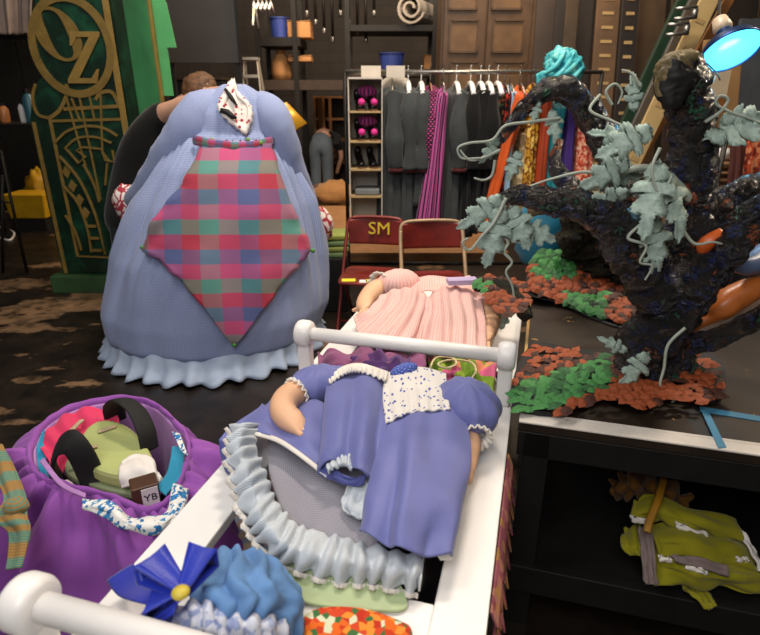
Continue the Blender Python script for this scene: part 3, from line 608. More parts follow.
# orange floral pouch
of = floral('orange_floral', ['#c03a1c', '#d9641e', '#cfd0b0', '#3c6a3a', '#b8301c', '#e08a30', '#c94424'], 75)
m = MB(); E2 = crom([[304, 634], [308, 622], [330, 616], [365, 618], [400, 630], [412, 640], [405, 668], [360, 685], [315, 672]], 44, True)
m.prism([tuple(p) for p in E2], lambda a, b, c: W(a, b, CZ+.005)+Vector((0, 0, c)), .03); tag(m.build('floral_pouch', of, bevel=.012), 'orange floral pouch on the near white end board', 'pouch')

# ------------------------------------------------------------------ denim bonnet
den = pm('light_denim', '#5d86b8', .85, .2, 12, bump=.3, bs=200); trimp = floral('blue_sprig_print', ['#b9bdcc', '#c6c9d4', '#98a3c2', '#bfc4d2', '#8793b8'], 90); royal = cloth('royal_blue_satin', '#1d2fa0', .3, .1)
bn = thing('bonnet', 'light denim doll bonnet with royal blue satin bow on the cart end', 'bonnet', L(-.42, .62, CZ))
loft('crown', [pts([(205, 560, .74), (228, 548, .76), (250, 552, .76), (262, 556, .74)]), pts([(195, 582, .75), (228, 566, .83), (262, 562, .83), (290, 574, .76)]), pts([(192, 606, .76), (225, 592, .86), (268, 584, .85), (302, 596, .76)]), pts([(196, 630, .75), (228, 620, .83), (268, 612, .82), (304, 622, .74)]), pts([(205, 650, .71), (230, 646, .73), (268, 640, .73), (296, 644, .71)])], den, bn, nu=90, nv=60, disp=lambda u, v: .007*math.sin(2*math.pi*5*u+4*nz(u*4, v*4, 1))+.010*nz(u*6, v*6, 3)+.003*nz(u*16, v*13, 5))
loft('brim', [pts([(160, 622, .80), (178, 606, .83), (205, 600, .84), (232, 614, .83), (262, 616, .82), (284, 622, .78)]), pts([(156, 634, .79), (180, 618, .83), (206, 612, .85), (232, 626, .84), (262, 628, .83), (286, 634, .78)]), pts([(160, 648, .77), (184, 634, .81), (208, 630, .83), (232, 642, .82), (262, 644, .80), (286, 648, .75)])], trimp, bn, nu=90, nv=20, disp=folds(9, .005, 3, .004))
loft('brim_lining', [pts([(186, 628, .80), (210, 622, .82), (232, 634, .82)]), pts([(186, 640, .79), (210, 636, .81), (232, 645, .81)]), pts([(190, 655, .76), (210, 652, .78), (232, 660, .78)])], purp, bn, nu=30, nv=14, disp=folds(3, .005, 2))
def ribbon(name, a, b, wd, arch, sd=0):
    """satin loop from the knot a out to b and back"""
    a, b = Vector(a), Vector(b); d = b-a; sd_ = d.cross(Vector((0, 0, 1))).normalized(); n = 26; vs = []
    for i in range(n):
        f = i/(n-1); k = 1-abs(2*f-1); p = a+d*math.sin(k*math.pi/2)+Vector((0, 0, arch*math.sin(math.pi*f)*(1 if f < .5 else .35)+(.012 if f < .5 else 0)))
        w_ = wd*(.35+.65*math.sin(k*math.pi/2))
        for q in (-1, -.5, 0, .5, 1): vs.append(p+sd_*(w_*q)+Vector((0, 0, .003*math.cos(q*2+sd))))
    return MB().add(vs, [(i*5+j, i*5+j+1, i*5+j+6, i*5+j+5) for i in range(n-1) for j in range(4)]).build(name, royal, bn, smooth=True, solid=.003)
kn_ = W(184, 594, .87)
for q, wd, ar in (((154, 578, .86), .03, .035), ((206, 568, .86), .026, .035), ((152, 616, .83), .03, .025)): ribbon('bow_loop', kn_, W(*q), wd, ar, wd*99)
for q in ([(176, 596, .865), (152, 592, .83), (132, 586, .78), (120, 572, .75)], [(178, 600, .865), (160, 612, .84), (140, 622, .80), (130, 634, .77)]):
    MB().tube(path([W(*x) for x in q], 20), .026, 12, flat=.1, up=(0, 0, 1)).build('ribbon_tail', royal, bn, smooth=True)
MB().lathe([(.003, -.002), (.013, 0), (.014, .005), (.01, .009), (.003, .011)], W(181, 594, .893), 18).build('button', pm('yellow_button', '#c9b43c', .4, .1), bn, smooth=True)

# ------------------------------------------------------------------ purple costume standing beside the cart
vio = cloth('violet_cotton', '#8a4a9e', .7, .1); viol = cloth('lilac_lining', '#a878b4'); mag = cloth('magenta_lining', '#c8305c', .8); teal = cloth('teal_cotton', '#2384a6', .8)
bfl = floral('blue_white_floral', ['#e4e2dc', '#2a6aa8', '#e8e6e0', '#dcdcd8', '#3c84b8', '#e4e2dc'], 115)
RZ = .60
pc = thing('open_costume', 'violet hoop costume standing open with magenta lining and black straps', 'costume', Vector((-.83, 1.5, 0)))
ringp = [(30, 455), (42, 428), (75, 408), (118, 400), (150, 404), (172, 420), (188, 442), (186, 470), (172, 500), (148, 512), (115, 500), (70, 488), (40, 478)]
rw = pts(ringp, RZ); rc = sum(rw, Vector())/len(rw)
def scale_ring(k, z, wob=0): return [Vector((rc.x+(p.x-rc.x)*k, rc.y+(p.y-rc.y)*(k if p.y < rc.y or k < 1 else 1+(k-1)*.4), z-(.03 if k > 1.05 and p.y > rc.y+.1 else 0))) for i, p in enumerate(rw)]
def pdisp(u, v): return (.3 if .03 < u < .4 else 1)*( .058*max(0, min(1, (v-.08)*2.4))*math.sin(2*math.pi*11*u+3.5*nz(u*6, v*1.6, 3))+.015*min(1, v*5)*(1-v*.6)*math.sin(2*math.pi*37*u+5*nz(u*9, v*2, 7))+.03*min(1, v*2)*nz(u*16, v*5, 2))
loft('skirt', [scale_ring(1.0, RZ), scale_ring(1.1, RZ-.0), scale_ring(1.34, RZ-.04), scale_ring(1.6, RZ-.13), scale_ring(1.8, .32), scale_ring(1.9, .16), scale_ring(1.95, .02)], vio, pc, nu=220, nv=50, closed=True, disp=pdisp)
loft('waist_roll', [scale_ring(1.015, RZ-.01), scale_ring(1.025, RZ+.008), scale_ring(1.0, RZ+.016), scale_ring(.975, RZ+.008), scale_ring(.97, RZ-.012)], vio, pc, nu=140, nv=14, closed=True, disp=lambda u, v: .006*nz(u*40, v*3, 1))
loft('lining', [scale_ring(.955, RZ), scale_ring(.9, RZ-.06), scale_ring(.84, RZ-.17), scale_ring(.8, RZ-.3)], viol, pc, nu=120, nv=14, closed=True, disp=lambda u, v: .012*math.sin(60*u)*v)
loft('magenta_flap', [pts([(40, 450, .60), (52, 425, .615), (80, 410, .62), (110, 408, .615)]), pts([(48, 462, .58), (66, 440, .60), (92, 428, .60), (118, 418, .60)]), pts([(55, 490, .52), (70, 462, .56), (92, 444, .575), (120, 432, .58)])], mag, pc, nu=40, nv=20, disp=folds(4, .009, 2))
loft('teal_flap', [pts([(36, 440, .60), (44, 425, .60)]), pts([(34, 468, .58), (46, 460, .58)]), pts([(36, 490, .54), (52, 488, .54)])], teal, pc, nu=12, nv=14, disp=folds(1, .004, 2))
seatg = pm('pale_green_seat', '#a8b070', .5, .05); seatd = pm('sage_vinyl', '#7d8866', .5, .06)
m = MB(); E2 = crom([[80, 466], [88, 442], [106, 432], [130, 438], [148, 456], [156, 480], [132, 490], [100, 484]], 40, True); m.prism([tuple(p) for p in E2], lambda a, b, c: W(a, b, .57)+Vector((0, 0, c)), .05)
seat = m.build('seat_pad', seatg, pc, bevel=.014)
m = MB(); E2 = crom([[66, 476], [80, 448], [100, 436], [130, 442], [152, 466], [158, 490], [134, 500], [96, 492]], 40, True); m.prism([tuple(p) for p in E2], lambda a, b, c: W(a, b, .55)+Vector((0, 0, c)), .022)
m.build('seat_board', seatd, pc, bevel=.006)
m = MB(); m.tube(path(pts([(66, 482), (92, 498), (130, 506), (158, 494), (160, 478)], .565), 30), .008, 8); m.build('seat_piping', pm('white_vinyl', '#dcd6d0', .5, .04), pc, smooth=True)
loft('seat_end_cover', [pts([(122, 462, .625), (140, 454, .632), (152, 460, .625), (158, 474, .61)]), pts([(120, 474, .62), (138, 468, .63), (154, 472, .622), (160, 480, .605)]), pts([(122, 488, .59), (140, 484, .60), (154, 484, .60), (158, 488, .585)])], MATS['white_vinyl'], pc, nu=26, nv=14, disp=folds(1, .003, 1), thick=.008)
def strap(lst, wd, name='shoulder_strap', mat=None):
    P = path(pts(lst), 30); m = MB(); m.tube(P, wd, 12, flat=.22, up=(0, 0, 1)); return m.build(name, mat or pm('black_webbing', '#0a0909', .8, .2, 30), pc, smooth=True)
strap([(70, 490, .50), (54, 470, .58), (58, 448, .66), (70, 442, .70), (82, 456, .66), (92, 478, .58), (100, 496, .54)], .036)
strap([(116, 420, .58), (114, 406, .66), (122, 400, .71), (136, 410, .70), (146, 430, .66), (150, 450, .60)], .034)
for q, r in ((((66, 436), (82, 420)), 0), (((97, 446), (74, 452)), 0), (((98, 432), (116, 426)), 0)):
    a, b = W(*q[0], .625), W(*q[1], .625); m = MB(); m.tube([a, b], .009, 6, flat=.4); m.build('elastic_tab', pm('tan_elastic', '#b09a7c', .7), pc)
loft('teal_band', [pts([(156, 488, .60), (168, 470, .61), (172, 448, .62)]), pts([(166, 496, .60), (182, 472, .61), (184, 446, .615)])], teal, pc, nu=20, nv=8, disp=folds(1, .003, 2))
loft('floral_trim', [pts([(82, 497, .63), (108, 502, .635), (128, 514, .63), (150, 519, .63), (168, 508, .63), (174, 484, .63)]), pts([(82, 504, .635), (108, 511, .645), (128, 523, .64), (152, 527, .64), (174, 514, .64), (181, 487, .635)]), pts([(84, 510, .62), (110, 518, .63), (130, 530, .62), (156, 534, .62), (180, 518, .62), (187, 490, .615)])], bfl, pc, nu=50, nv=12, disp=folds(3, .005, 3))
loft('floral_trim', [pts([(172, 432, .63), (182, 452, .63)]), pts([(180, 434, .635), (188, 456, .635)])], bfl, pc, nu=12, nv=6)
loft('piping_edge', [pts([(40, 462, .632), (60, 486, .632), (85, 498, .636)]), pts([(44, 458, .632), (63, 482, .632), (86, 494, .636)])], viol, pc, nu=20, nv=4)
blk = MB(); bc = W(146, 496, .578); blk.box(bc, (.07, .06, .1), .5); wb = blk.build('wood_block', pm('dark_walnut', '#4a2c1a', .45, .25, 18), pc, bevel=.004)
m_ = Matrix.Translation(bc) @ Matrix.Rotation(.5, 4, 'Z') @ Matrix.Translation((.01, -.0325, .014)) @ Matrix.Rotation(math.pi/2, 4, 'X')
MB().box(bc+Matrix.Rotation(.5, 3, 'Z')@Vector((.01, -.031, .014)), (.042, .002, .06), .5).build('paper_tag', pm('white_paper', '#d8d4cf', .7, .03), wb)
text_mb('YB', .03, .0008, m_).build('tag_lettering', black, wb)
ss = stripes('rainbow_stripe', '#9c6a3c', '#47807c', 7, .5, axis=1, extra=('#8f8c48', 10, .7))
def sash(ctrl, label): 
    o = loft('striped_sash', [pts(r) for r in ctrl], ss, None, nu=16, nv=40, disp=folds(1.5, .004, 2)); return tag(o, label, 'sash')
loft('sash', [pts([(-12, 450, .66), (2, 444, .67)]), pts([(-4, 476, .66), (14, 468, .67)]), pts([(4, 500, .66), (24, 494, .67)]), pts([(-4, 520, .65), (26, 516, .66)]), pts([(10, 534, .63), (28, 532, .64)]), pts([(6, 570, .58), (20, 568, .59)])], ss, pc, nu=16, nv=50, disp=folds(1.5, .005, 2))
MB().ell(W(16, 506, .67), (.03, .025, .02), 18, 10, nf=.2).build('sash_knot', ss, pc, smooth=True)

# ------------------------------------------------------------------ peach pennant trim between cart and table
pt = thing('pennant_garland', 'peach zigzag fabric trim hanging in the gap beside the cart', 'trim', L(.0, 1.15, .3))
peach = floral('peach_print', ['#c98a78', '#b86a78', '#c9955a', '#a85a68'], 40)
for k in range(9):
    v = .86+k*.06; z = .665
    MB().add([L(-.006, v-.03, z-.0), L(-.006, v+.03, z), L(.016, v, z-.075-.02*(k % 2)), L(.008, v-.03, z-.035), L(.008, v+.03, z-.035)], [(0, 1, 4, 2, 3)]).build('pennant', peach, pt, solid=.004)
    MB().add([L(.004, v-.03, z-.06), L(.004, v+.03, z-.06), L(.026, v, z-.15)], [(0, 1, 2)]).build('pennant', peach, pt, solid=.004)
rag('printed_scarf', [[(497, 372, .72), (503, 368, .74), (508, 372, .74)], [(498, 392, .70), (503, 392, .71), (508, 396, .71)], [(498, 412, .66), (502, 414, .66), (506, 416, .66)]], floral('teal_magenta_print', ['#1f6f86', '#8a2a72', '#2a4a8a', '#c04a7a'], 60), 'teal and magenta printed scarf hanging by the cart post', 'scarf', 16, 20, (1, .004, 2))
# ------------------------------------------------------------------ gnarled tree props on the table
bark = NT('glossy_dark_bark'); b1 = bark.noise(30, None, 5, .65); b2 = bark.noise(11, None, 4, .6); b3 = bark.noise(55, None, 4, .6)
bk_ = bark.ramp(b1, [(.3, '#060606'), (.52, '#181412'), (.63, '#3a2c22'), (.76, '#645040')])
pc_ = bark.ramp(b2, [(.0, '#6a3018'), (.36, '#7a3c1e'), (.40, '#0a090b'), (.46, '#0d0c12'), (.5, '#1b2650'), (.53, '#101016'), (.6, '#14120f'), (.635, '#235a40'), (.67, '#15140f'), (.72, '#5a3a2a')])
bark.bump(b3, 1., .04)
bark.fin(bark.mix(bark.m_('GREATER_THAN', bark.noise(24, None, 3), .5), bk_, pc_), .2, 0, .7)
mo_ = NT('moss_flock'); mo_.bump(mo_.noise(70, None, 6, .8), 1., .05); mo_.fin(mo_.ramp(mo_.noise(38, None, 6, .75), [(.35, '#0c0a07'), (.5, '#2a2414'), (.62, '#4c4420'), (.75, '#6a5a30')]), .9); moss = mo_.m
leafm = pm('frosted_sage_leaf', '#9db0a4', .6, .22, 14, bump=.5, bs=60); tenm = pm('frosted_vine', '#a3ab9d', .6, .12, 20); twigm = pm('pale_driftwood', '#8d7a62', .7, .2, 20)
oran = pm('burnt_orange_scale', '#93431a', .6, .5, 20, bump=.5, bs=80); orad = pm('dark_rust_scale', '#46200f', .6, .5, 20, bump=.5, bs=80); grnl = pm('moss_green_scale', '#3f8240', .5, .45, 20, bump=.5, bs=80)
grnd = pm('dark_moss_scale', '#2c5e30', .6, .5, 20, bump=.5, bs=80)
def limb(par, lst, name='limb', rn=.35, mat=None, n=90):
    P = path([D(a, b, y) for a, b, y, r in lst], n); R = [max(.004, float(q)) for q in crom([[q[3]] for q in lst], n)[:, 0]]
    m = MB(); m.tube(P, R, 30, rn=rn, rs=20); return m.build(name, mat or MATS['glossy_dark_bark'], par, smooth=True)
def leaf_mesh(name='leaf'):
    side = [(0, .0), (.05, .05), (.13, .06), (.2, .2), (.16, .26), (.3, .3), (.36, .42), (.24, .42), (.2, .48), (.3, .58), (.27, .68), (.15, .66), (.1, .74), (.12, .86), (.0, 1.0)]
    S2 = crom([list(q) for q in side], 57); S2 = [(max(0, x)+(.028 if i % 2 else -.012)*(1 if .03 < y < .97 else 0), y+(.014 if i % 2 else 0)) for i, (x, y) in enumerate(S2)]
    zf = lambda x, y: -.34*(y-.35)**2-.5*x*x+.03*math.sin(y*20)*abs(x)*4+.03*math.sin(x*17+y*5); vs = []; fs = []; k = len(S2)
    for c_ in (-1, -.5, 0, .5, 1):
        for x, y in S2: vs.append((c_*x*.95, y, zf(c_*x, y)-(.03 if c_ == 0 else 0)))
    for a in range(4):
        for i in range(k-1): fs.append((a*k+i, a*k+i+1, (a+1)*k+i+1, (a+1)*k+i))
    return MB().add(vs, fs)
LEAF = None
def leaf(par, px, py, y, size, rz, tilt=0., roll=0.):
    """big lobed leaf: rz = direction its tip points in, as seen by someone facing it, tilt = nod towards them"""
    global LEAF
    if LEAF is None:
        m = leaf_mesh(); o = m.build('leaf', leafm, par, smooth=True, solid=.02, local=True); LEAF = o
    else:
        o = LEAF.copy(); COL.objects.link(o); o.parent = par
    p = D(px, py, y)-ROOT[par.name]; o.location = p
    M = Matrix.Rotation(tilt, 3, 'X') @ Matrix.Rotation(math.pi/2, 3, 'X') @ Matrix.Rotation(rz-math.pi/2, 3, 'Z') @ Matrix.Rotation(roll, 3, 'Y')
    o.rotation_euler = M.to_euler(); o.scale = (size*random.uniform(.7, .95), size*1.08, size); return o
def tendril(par, lst, r=.0048, n=50, curl=0, ca=.012):
    P = path([D(a, b, y) for a, b, y in lst], n)
    if curl: P = [p+Vector((math.cos(i/n*curl*6.28)*ca*min(1, i/8), math.sin(i/n*curl*6.28)*ca*.6, math.sin(i/n*curl*6.28)*ca)) for i, p in enumerate(P)]
    m = MB(); m.tube(P, [r*(1-.45*i/n) for i in range(n)], 8); return m.build('tendril', tenm, par, smooth=True)
def scale_leaf(name):
    m = MB(); vs = [(0, -.5, 0), (.3, -.2, .1), (.34, .15, .12), (0, .6, .02), (-.34, .15, .12), (-.3, -.2, .1), (0, 0, .24)]
    return m.add(vs, [(0, 1, 6), (1, 2, 6), (2, 3, 6), (3, 4, 6), (4, 5, 6), (5, 0, 6)])
SCALES = {}
def scatter(par, poly, zf, green_test, step, size, sd=1, tilt=.25):
    rnd = random.Random(sd)
    xs = [p[0] for p in poly]; ys = [p[1] for p in poly]
    def inside(x, y):
        c = False; n = len(poly); j = n-1
        for i in range(n):
            if (poly[i][1] > y) != (poly[j][1] > y) and x < (poly[j][0]-poly[i][0])*(y-poly[i][1])/(poly[j][1]-poly[i][1])+poly[i][0]: c = not c
            j = i
        return c
    y = min(ys); row = 0
    while y < max(ys):
        x = min(xs)+(row % 2)*step/2
        while x < max(xs):
            qx, qy = x+rnd.uniform(-.25, .25)*step, y+rnd.uniform(-.25, .25)*step
            if inside(qx, qy):
                mt = (grnl if rnd.random() < .6 else grnd) if green_test(qx, qy) else (oran if rnd.random() < .68 else orad)
                if mt.name not in SCALES: o = scale_leaf('s').build('scale_leaf', mt, par, local=True); SCALES[mt.name] = o
                else: o = SCALES[mt.name].copy(); COL.objects.link(o); o.parent = par
                z = zf(qx, qy); o.location = W(qx, qy, z)-ROOT[par.name]
                o.rotation_euler = (Matrix.Rotation(tilt+rnd.uniform(-.25, .25), 3, 'X') @ Matrix.Rotation(rnd.uniform(-.3, .3), 3, 'Y') @ Matrix.Rotation(rnd.uniform(1.2, 2.6)+3.14, 3, 'Z')).to_euler(); s_ = size*rnd.uniform(.85, 1.35); o.scale = (s_, s_*1.15, s_)
            x += step
        y += step*.62; row += 1
tr = thing('tree_prop', 'gnarled glossy dark tree prop with sage vine leaves and orange leaf skirt', 'tree prop', W(640, 385, TZ))
base1 = [(516, 372), (534, 346), (566, 350), (600, 354), (640, 352), (690, 348), (722, 366), (722, 400), (700, 404), (672, 398), (640, 408), (600, 400), (562, 416), (520, 412), (511, 400)]
hm = lambda x, y: TZ+.018+.03*max(0, 1-((x-640)/110)**2)
E2 = crom([list(p) for p in base1], 60, True)
m = MB(); m.prism([tuple(p) for p in E2], lambda a, b, c: W(a, b, TZ+.007)+Vector((0, 0, c)), .012); m.build('base_mat', black, tr)
g1 = lambda x, y: abs((y-388)+.33*(x-560)) < 17 and x < 612
scatter(tr, base1, hm, g1, 8.4, .037, 1)
limb(tr, [(640, 400, 1.58, .115), (645, 372, 1.60, .095), (655, 340, 1.62, .085), (668, 305, 1.64, .082)], 'trunk', .5)
limb(tr, [(600, 388, 1.60, .05), (622, 378, 1.62, .045), (648, 350, 1.62, .05)], 'root'); limb(tr, [(715, 388, 1.62, .045), (690, 376, 1.62, .05), (662, 350, 1.62, .06)], 'root'); limb(tr, [(660, 406, 1.53, .03), (655, 388, 1.56, .05), (655, 360, 1.6, .06)], 'root')
limb(tr, [(660, 330, 1.62, .07), (682, 280, 1.64, .075), (692, 225, 1.66, .068), (693, 165, 1.67, .06), (691, 115, 1.67, .06), (686, 78, 1.66, .058), (678, 64, 1.64, .045)], rn=.3)
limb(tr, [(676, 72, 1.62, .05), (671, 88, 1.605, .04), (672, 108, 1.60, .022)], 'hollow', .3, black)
limb(tr, [(686, 62, 1.64, .03), (672, 66, 1.61, .032), (663, 78, 1.60, .022), (662, 96, 1.60, .014)], 'rim', .4, pm('mossy_rim', '#6a5c3c', .6, .5, 30, bump=.6, bs=60))
limb(tr, [(655, 345, 1.60, .06), (690, 300, 1.58, .052), (722, 262, 1.56, .045), (752, 222, 1.53, .042), (800, 165, 1.5, .035)])
limb(tr, [(690, 232, 1.66, .05), (722, 208, 1.67, .05), (760, 188, 1.68, .045), (830, 165, 1.7, .04)])
limb(tr, [(664, 310, 1.62, .07), (640, 262, 1.6, .07), (618, 228, 1.58, .06), (590, 208, 1.55, .045), (556, 203, 1.53, .036), (525, 196, 1.51, .028), (498, 200, 1.5, .014)])
limb(tr, [(650, 250, 1.62, .05), (632, 205, 1.7, .045), (612, 160, 1.75, .04), (590, 115, 1.78, .042), (570, 92, 1.78, .036), (548, 90, 1.77, .03), (526, 106, 1.75, .024), (510, 126, 1.74, .018), (500, 142, 1.73, .01)])
limb(tr, [(600, 210, 1.58, .03), (572, 190, 1.62, .032), (555, 165, 1.66, .02), (560, 140, 1.7, .01)])
limb(tr, [(664, 350, 1.62, .04), (700, 343, 1.62, .034), (735, 330, 1.6, .03), (790, 300, 1.55, .03)])
limb(tr, [(690, 200, 1.63, .014), (668, 176, 1.6, .012), (640, 168, 1.58, .01), (615, 176, 1.56, .007)], 'vine', .2, tenm)
for a in [(500, 138, 1.72, .085, -2.2), (552, 108, 1.74, .1, -1.4), (540, 100, 1.74, .07, -1.9), (634, 112, 1.66, .1, 1.7), (640, 142, 1.57, .13, 2.9), (655, 128, 1.55, .15, -2.7), (632, 160, 1.54, .14, -2.6), (660, 158, 1.52, .2, -1.75), (668, 168, 1.53, .19, -1.25), (632, 192, 1.52, .14, -2.75), (655, 215, 1.52, .17, -1.35), (704, 138, 1.58, .2, .25), (720, 120, 1.6, .13, .1), (505, 196, 1.48, .14, -2.5), (502, 205, 1.47, .17, -1.75), (510, 205, 1.48, .13, -1.1), (520, 225, 1.5, .11, -.4), (650, 352, 1.5, .13, -2.2), (628, 352, 1.48, .09, -3.6), (520, 150, 1.7, .09, -1.9), (600, 150, 1.65, .1, -.7), (598, 168, 1.6, .13, -.2)]:
    leaf(tr, *a[:4], a[4], random.uniform(-.35, .1), random.uniform(-.5, .5))
for a in ([(560, 118, 1.72), (530, 122, 1.71), (505, 126, 1.7), (492, 140, 1.7), (470, 143, 1.69), (458, 148, 1.69), (462, 158, 1.69), (480, 158, 1.69)], [(500, 150, 1.7), (485, 157, 1.7), (470, 160, 1.69), (460, 150, 1.69)], [(495, 160, 1.7), (492, 175, 1.7), (484, 180, 1.7), (474, 178, 1.7)],
          [(612, 178, 1.55), (585, 172, 1.54), (555, 178, 1.53), (530, 186, 1.52)], [(506, 198, 1.47), (494, 222, 1.46), (482, 236, 1.46), (470, 250, 1.46), (462, 243, 1.46), (468, 238, 1.46)], [(505, 205, 1.48), (500, 228, 1.48), (508, 242, 1.48), (504, 252, 1.48), (512, 262, 1.48), (506, 272, 1.48), (512, 285, 1.48), (514, 297, 1.48)],
          [(640, 225, 1.52), (628, 238, 1.51), (646, 246, 1.5), (640, 262, 1.5), (652, 266, 1.5), (645, 280, 1.5)], [(684, 232, 1.55), (695, 244, 1.54), (712, 242, 1.53), (722, 244, 1.53)], [(660, 78+70, 1.5), (652, 170, 1.49), (660, 195, 1.49), (672, 176, 1.5)],
          [(612, 105, 1.7), (606, 92, 1.7), (615, 84, 1.7), (622, 92, 1.7), (618, 104, 1.7)], [(640, 72+14, 1.66), (632, 74, 1.66), (622, 70, 1.66)], [(705, 122, 1.6), (720, 112, 1.6), (728, 100, 1.6), (720, 96, 1.6), (716, 104, 1.6), (730, 112, 1.6), (748, 118, 1.6), (764, 124, 1.6)],
          [(685, 328, 1.5), (668, 345, 1.49), (664, 368, 1.48), (660, 385, 1.47), (666, 394, 1.47), (676, 398, 1.46), (670, 404, 1.46)], [(600, 95, 1.75), (590, 110, 1.72), (610, 120, 1.7), (628, 128, 1.68)]):
    tendril(tr, a)
for q in ((522, 236, 1.5, .02),): 
    m = MB(); c_ = D(*q[:3]); m.tube([c_+Vector((math.cos(i*.5)*q[3]*(1-i/40), -.01+.0006*i, math.sin(i*.5)*q[3]*(1-i/40))) for i in range(30)], .006, 8); m.build('tendril', tenm, tr, smooth=True)
# second, farther tree base
tr2 = thing('tree_prop', 'squat mossy tree stump prop with green and orange leaf skirt behind the bare board', 'tree prop', W(590, 300, TZ))
base2 = [(528, 290), (530, 262), (545, 250), (580, 248), (610, 262), (626, 290), (636, 312), (622, 324), (590, 314), (560, 300)]
def hm2(x, y): return TZ+.02+.16*max(0, min(1, (305-y)/60))
m = MB(); E2 = crom([list(p) for p in base2], 50, True)
cx2 = sum((W(p[0], p[1], hm2(*p)) for p in base2), Vector())/len(base2)
loft('stump_base', [[W(p[0], p[1], hm2(*p))-Vector((0, 0, .015)) for p in base2], [(W(p[0], p[1], hm2(*p))*.5+cx2*.5-Vector((0, 0, .03))) for p in base2], [cx2+Vector((.001*i, 0, -.03)) for i in range(len(base2))]], black, tr2, nu=60, nv=8, closed=True)
m = MB(); qb = [W(p[0], max(p[1], 288), TZ+.01) for p in base2]; n = len(qb)
m.add(qb+[W(p[0], p[1], hm2(*p)) for p in base2], [(i, (i+1) % n, n+(i+1) % n, n+i) for i in range(n)]); m.build('stump_wall', black, tr2)
g2 = lambda x, y: (abs(x-556) < 22 and 250 < y < 279) or (x > 562 and y > 294 and x < 604)
scatter(tr2, base2, hm2, g2, 6.2, .047, 2, .7)
limb(tr2, [(602, 290, 2.52, .12), (598, 258, 2.52, .13), (590, 232, 2.52, .12), (602, 190, 2.5, .1)], 'trunk', .5, moss)
limb(tr2, [(632, 296, 2.4, .08), (626, 268, 2.4, .09), (612, 240, 2.42, .08), (630, 200, 2.45, .06)], 'limb', .5)
limb(tr2, [(560, 246, 2.45, .05), (572, 235, 2.45, .06), (580, 215, 2.45, .07)], 'limb', .5, moss)
limb(tr2, [(530, 212, 2.2, .02), (550, 206, 2.22, .03), (575, 202, 2.25, .04), (598, 205, 2.27, .05)], 'limb', .4, pm('mossy_rim', '#6a5c3c'))
# third flocked clump on the far end of the cart
cl = thing('leaf_garland', 'orange and dark leaf clump hanging over the corner of the pink dress', 'garland', W(505, 300, .86))
base3 = [(472, 282), (488, 276), (512, 278), (530, 288), (528, 306), (512, 318), (498, 310), (484, 296)]
hm3 = lambda x, y: .93-.0018*(y-278)
scatter(cl, base3, hm3, lambda x, y: x < 492 and y > 283 and int(x) % 2 == 0, 6.2, .038, 3, .6)
m = MB(); m.tube(path([W(*q) for q in ((474, 286, .9), (490, 286, .9), (508, 294, .89), (520, 304, .87), (526, 318, .84))], 20), [.02+.02*math.sin(i/19*3.1) for i in range(20)], 10, rn=.4, rs=30); m.build('stem', moss, cl, smooth=True)
for a in [(498, 300, 2.02, .09, -1.2), (505, 306, 2.02, .1, -1.6)]: leaf(cl, *a[:4], a[4])
# loose pieces on the table and under the branches
def lump(name, px, py, y, r, mat, label, cat, nf=.2, rot=0):
    o = MB().ell(D(px, py, y), r, 24, 16, Matrix.Rotation(rot, 3, 'Y'), nf=nf).build(name, mat, smooth=True); return tag(o, label, cat)
gourd = pm('amber_glossy', '#b5642a', .35, .25, 9)
limb(tr, [(676, 336, 1.64, .012), (705, 320, 1.66, .022), (720, 308, 1.66, .045), (745, 292, 1.66, .04), (765, 285, 1.66, .03)], 'pod', .1, gourd, 20)
limb(tr, [(700, 255, 1.6, .012), (706, 244, 1.58, .022), (722, 232, 1.58, .014)], 'pod', .1, pm('orange_pod', '#c85a1e', .4, .2), 12)
limb(tr, [(720, 262, 1.58, .01), (748, 266, 1.64, .03), (765, 255, 1.7, .04)], 'pod', .1, pm('grey_blue_pod', '#5d6f92', .4, .2), 12)
lump('scarf_bundle', 575, 172, 2.9, (.2, .12, .06), cloth('crimson_velvet', '#8a1420'), 'crimson velvet bundle lying behind the arched branch', 'cloth')
bundle = bpy.data.objects['scarf_bundle']; bundle.location.z = .9
o = lump('costume_bag', 548, 232, 2.75, (.16, .12, .2), cloth('teal_satin', '#1f6f8c', .4), 'teal satin bag standing behind the mossy stump', 'bag'); o.location.z = TZ+.0
o = lump('costume_bag', 532, 238, 2.85, (.07, .08, .17), cloth('orange_satin', '#c9481a', .4), 'narrow orange satin bag leaning by the teal bag', 'bag'); o.location.z = TZ
# small debris
for k, (px, py) in enumerate(((655, 385), (675, 392), (700, 392), (712, 398), (690, 400), (628, 396))):
    o = MB().ell(W(px, py, TZ+.02), (.012, .009, .009), 8, 6).build('berry', oran if k % 2 else pm('red_berry', '#9a1c22', .3), tr, smooth=True)
tag(MB().box(W(586, 433, TZ-.035)+Vector((0, -.03, 0)), (.012, .012, .04), -YAW, .0, .15).build('wood_peg', pm('raw_wood_peg', '#9a7a5e', .7)), 'small raw wooden peg on the front of the black table', 'peg')

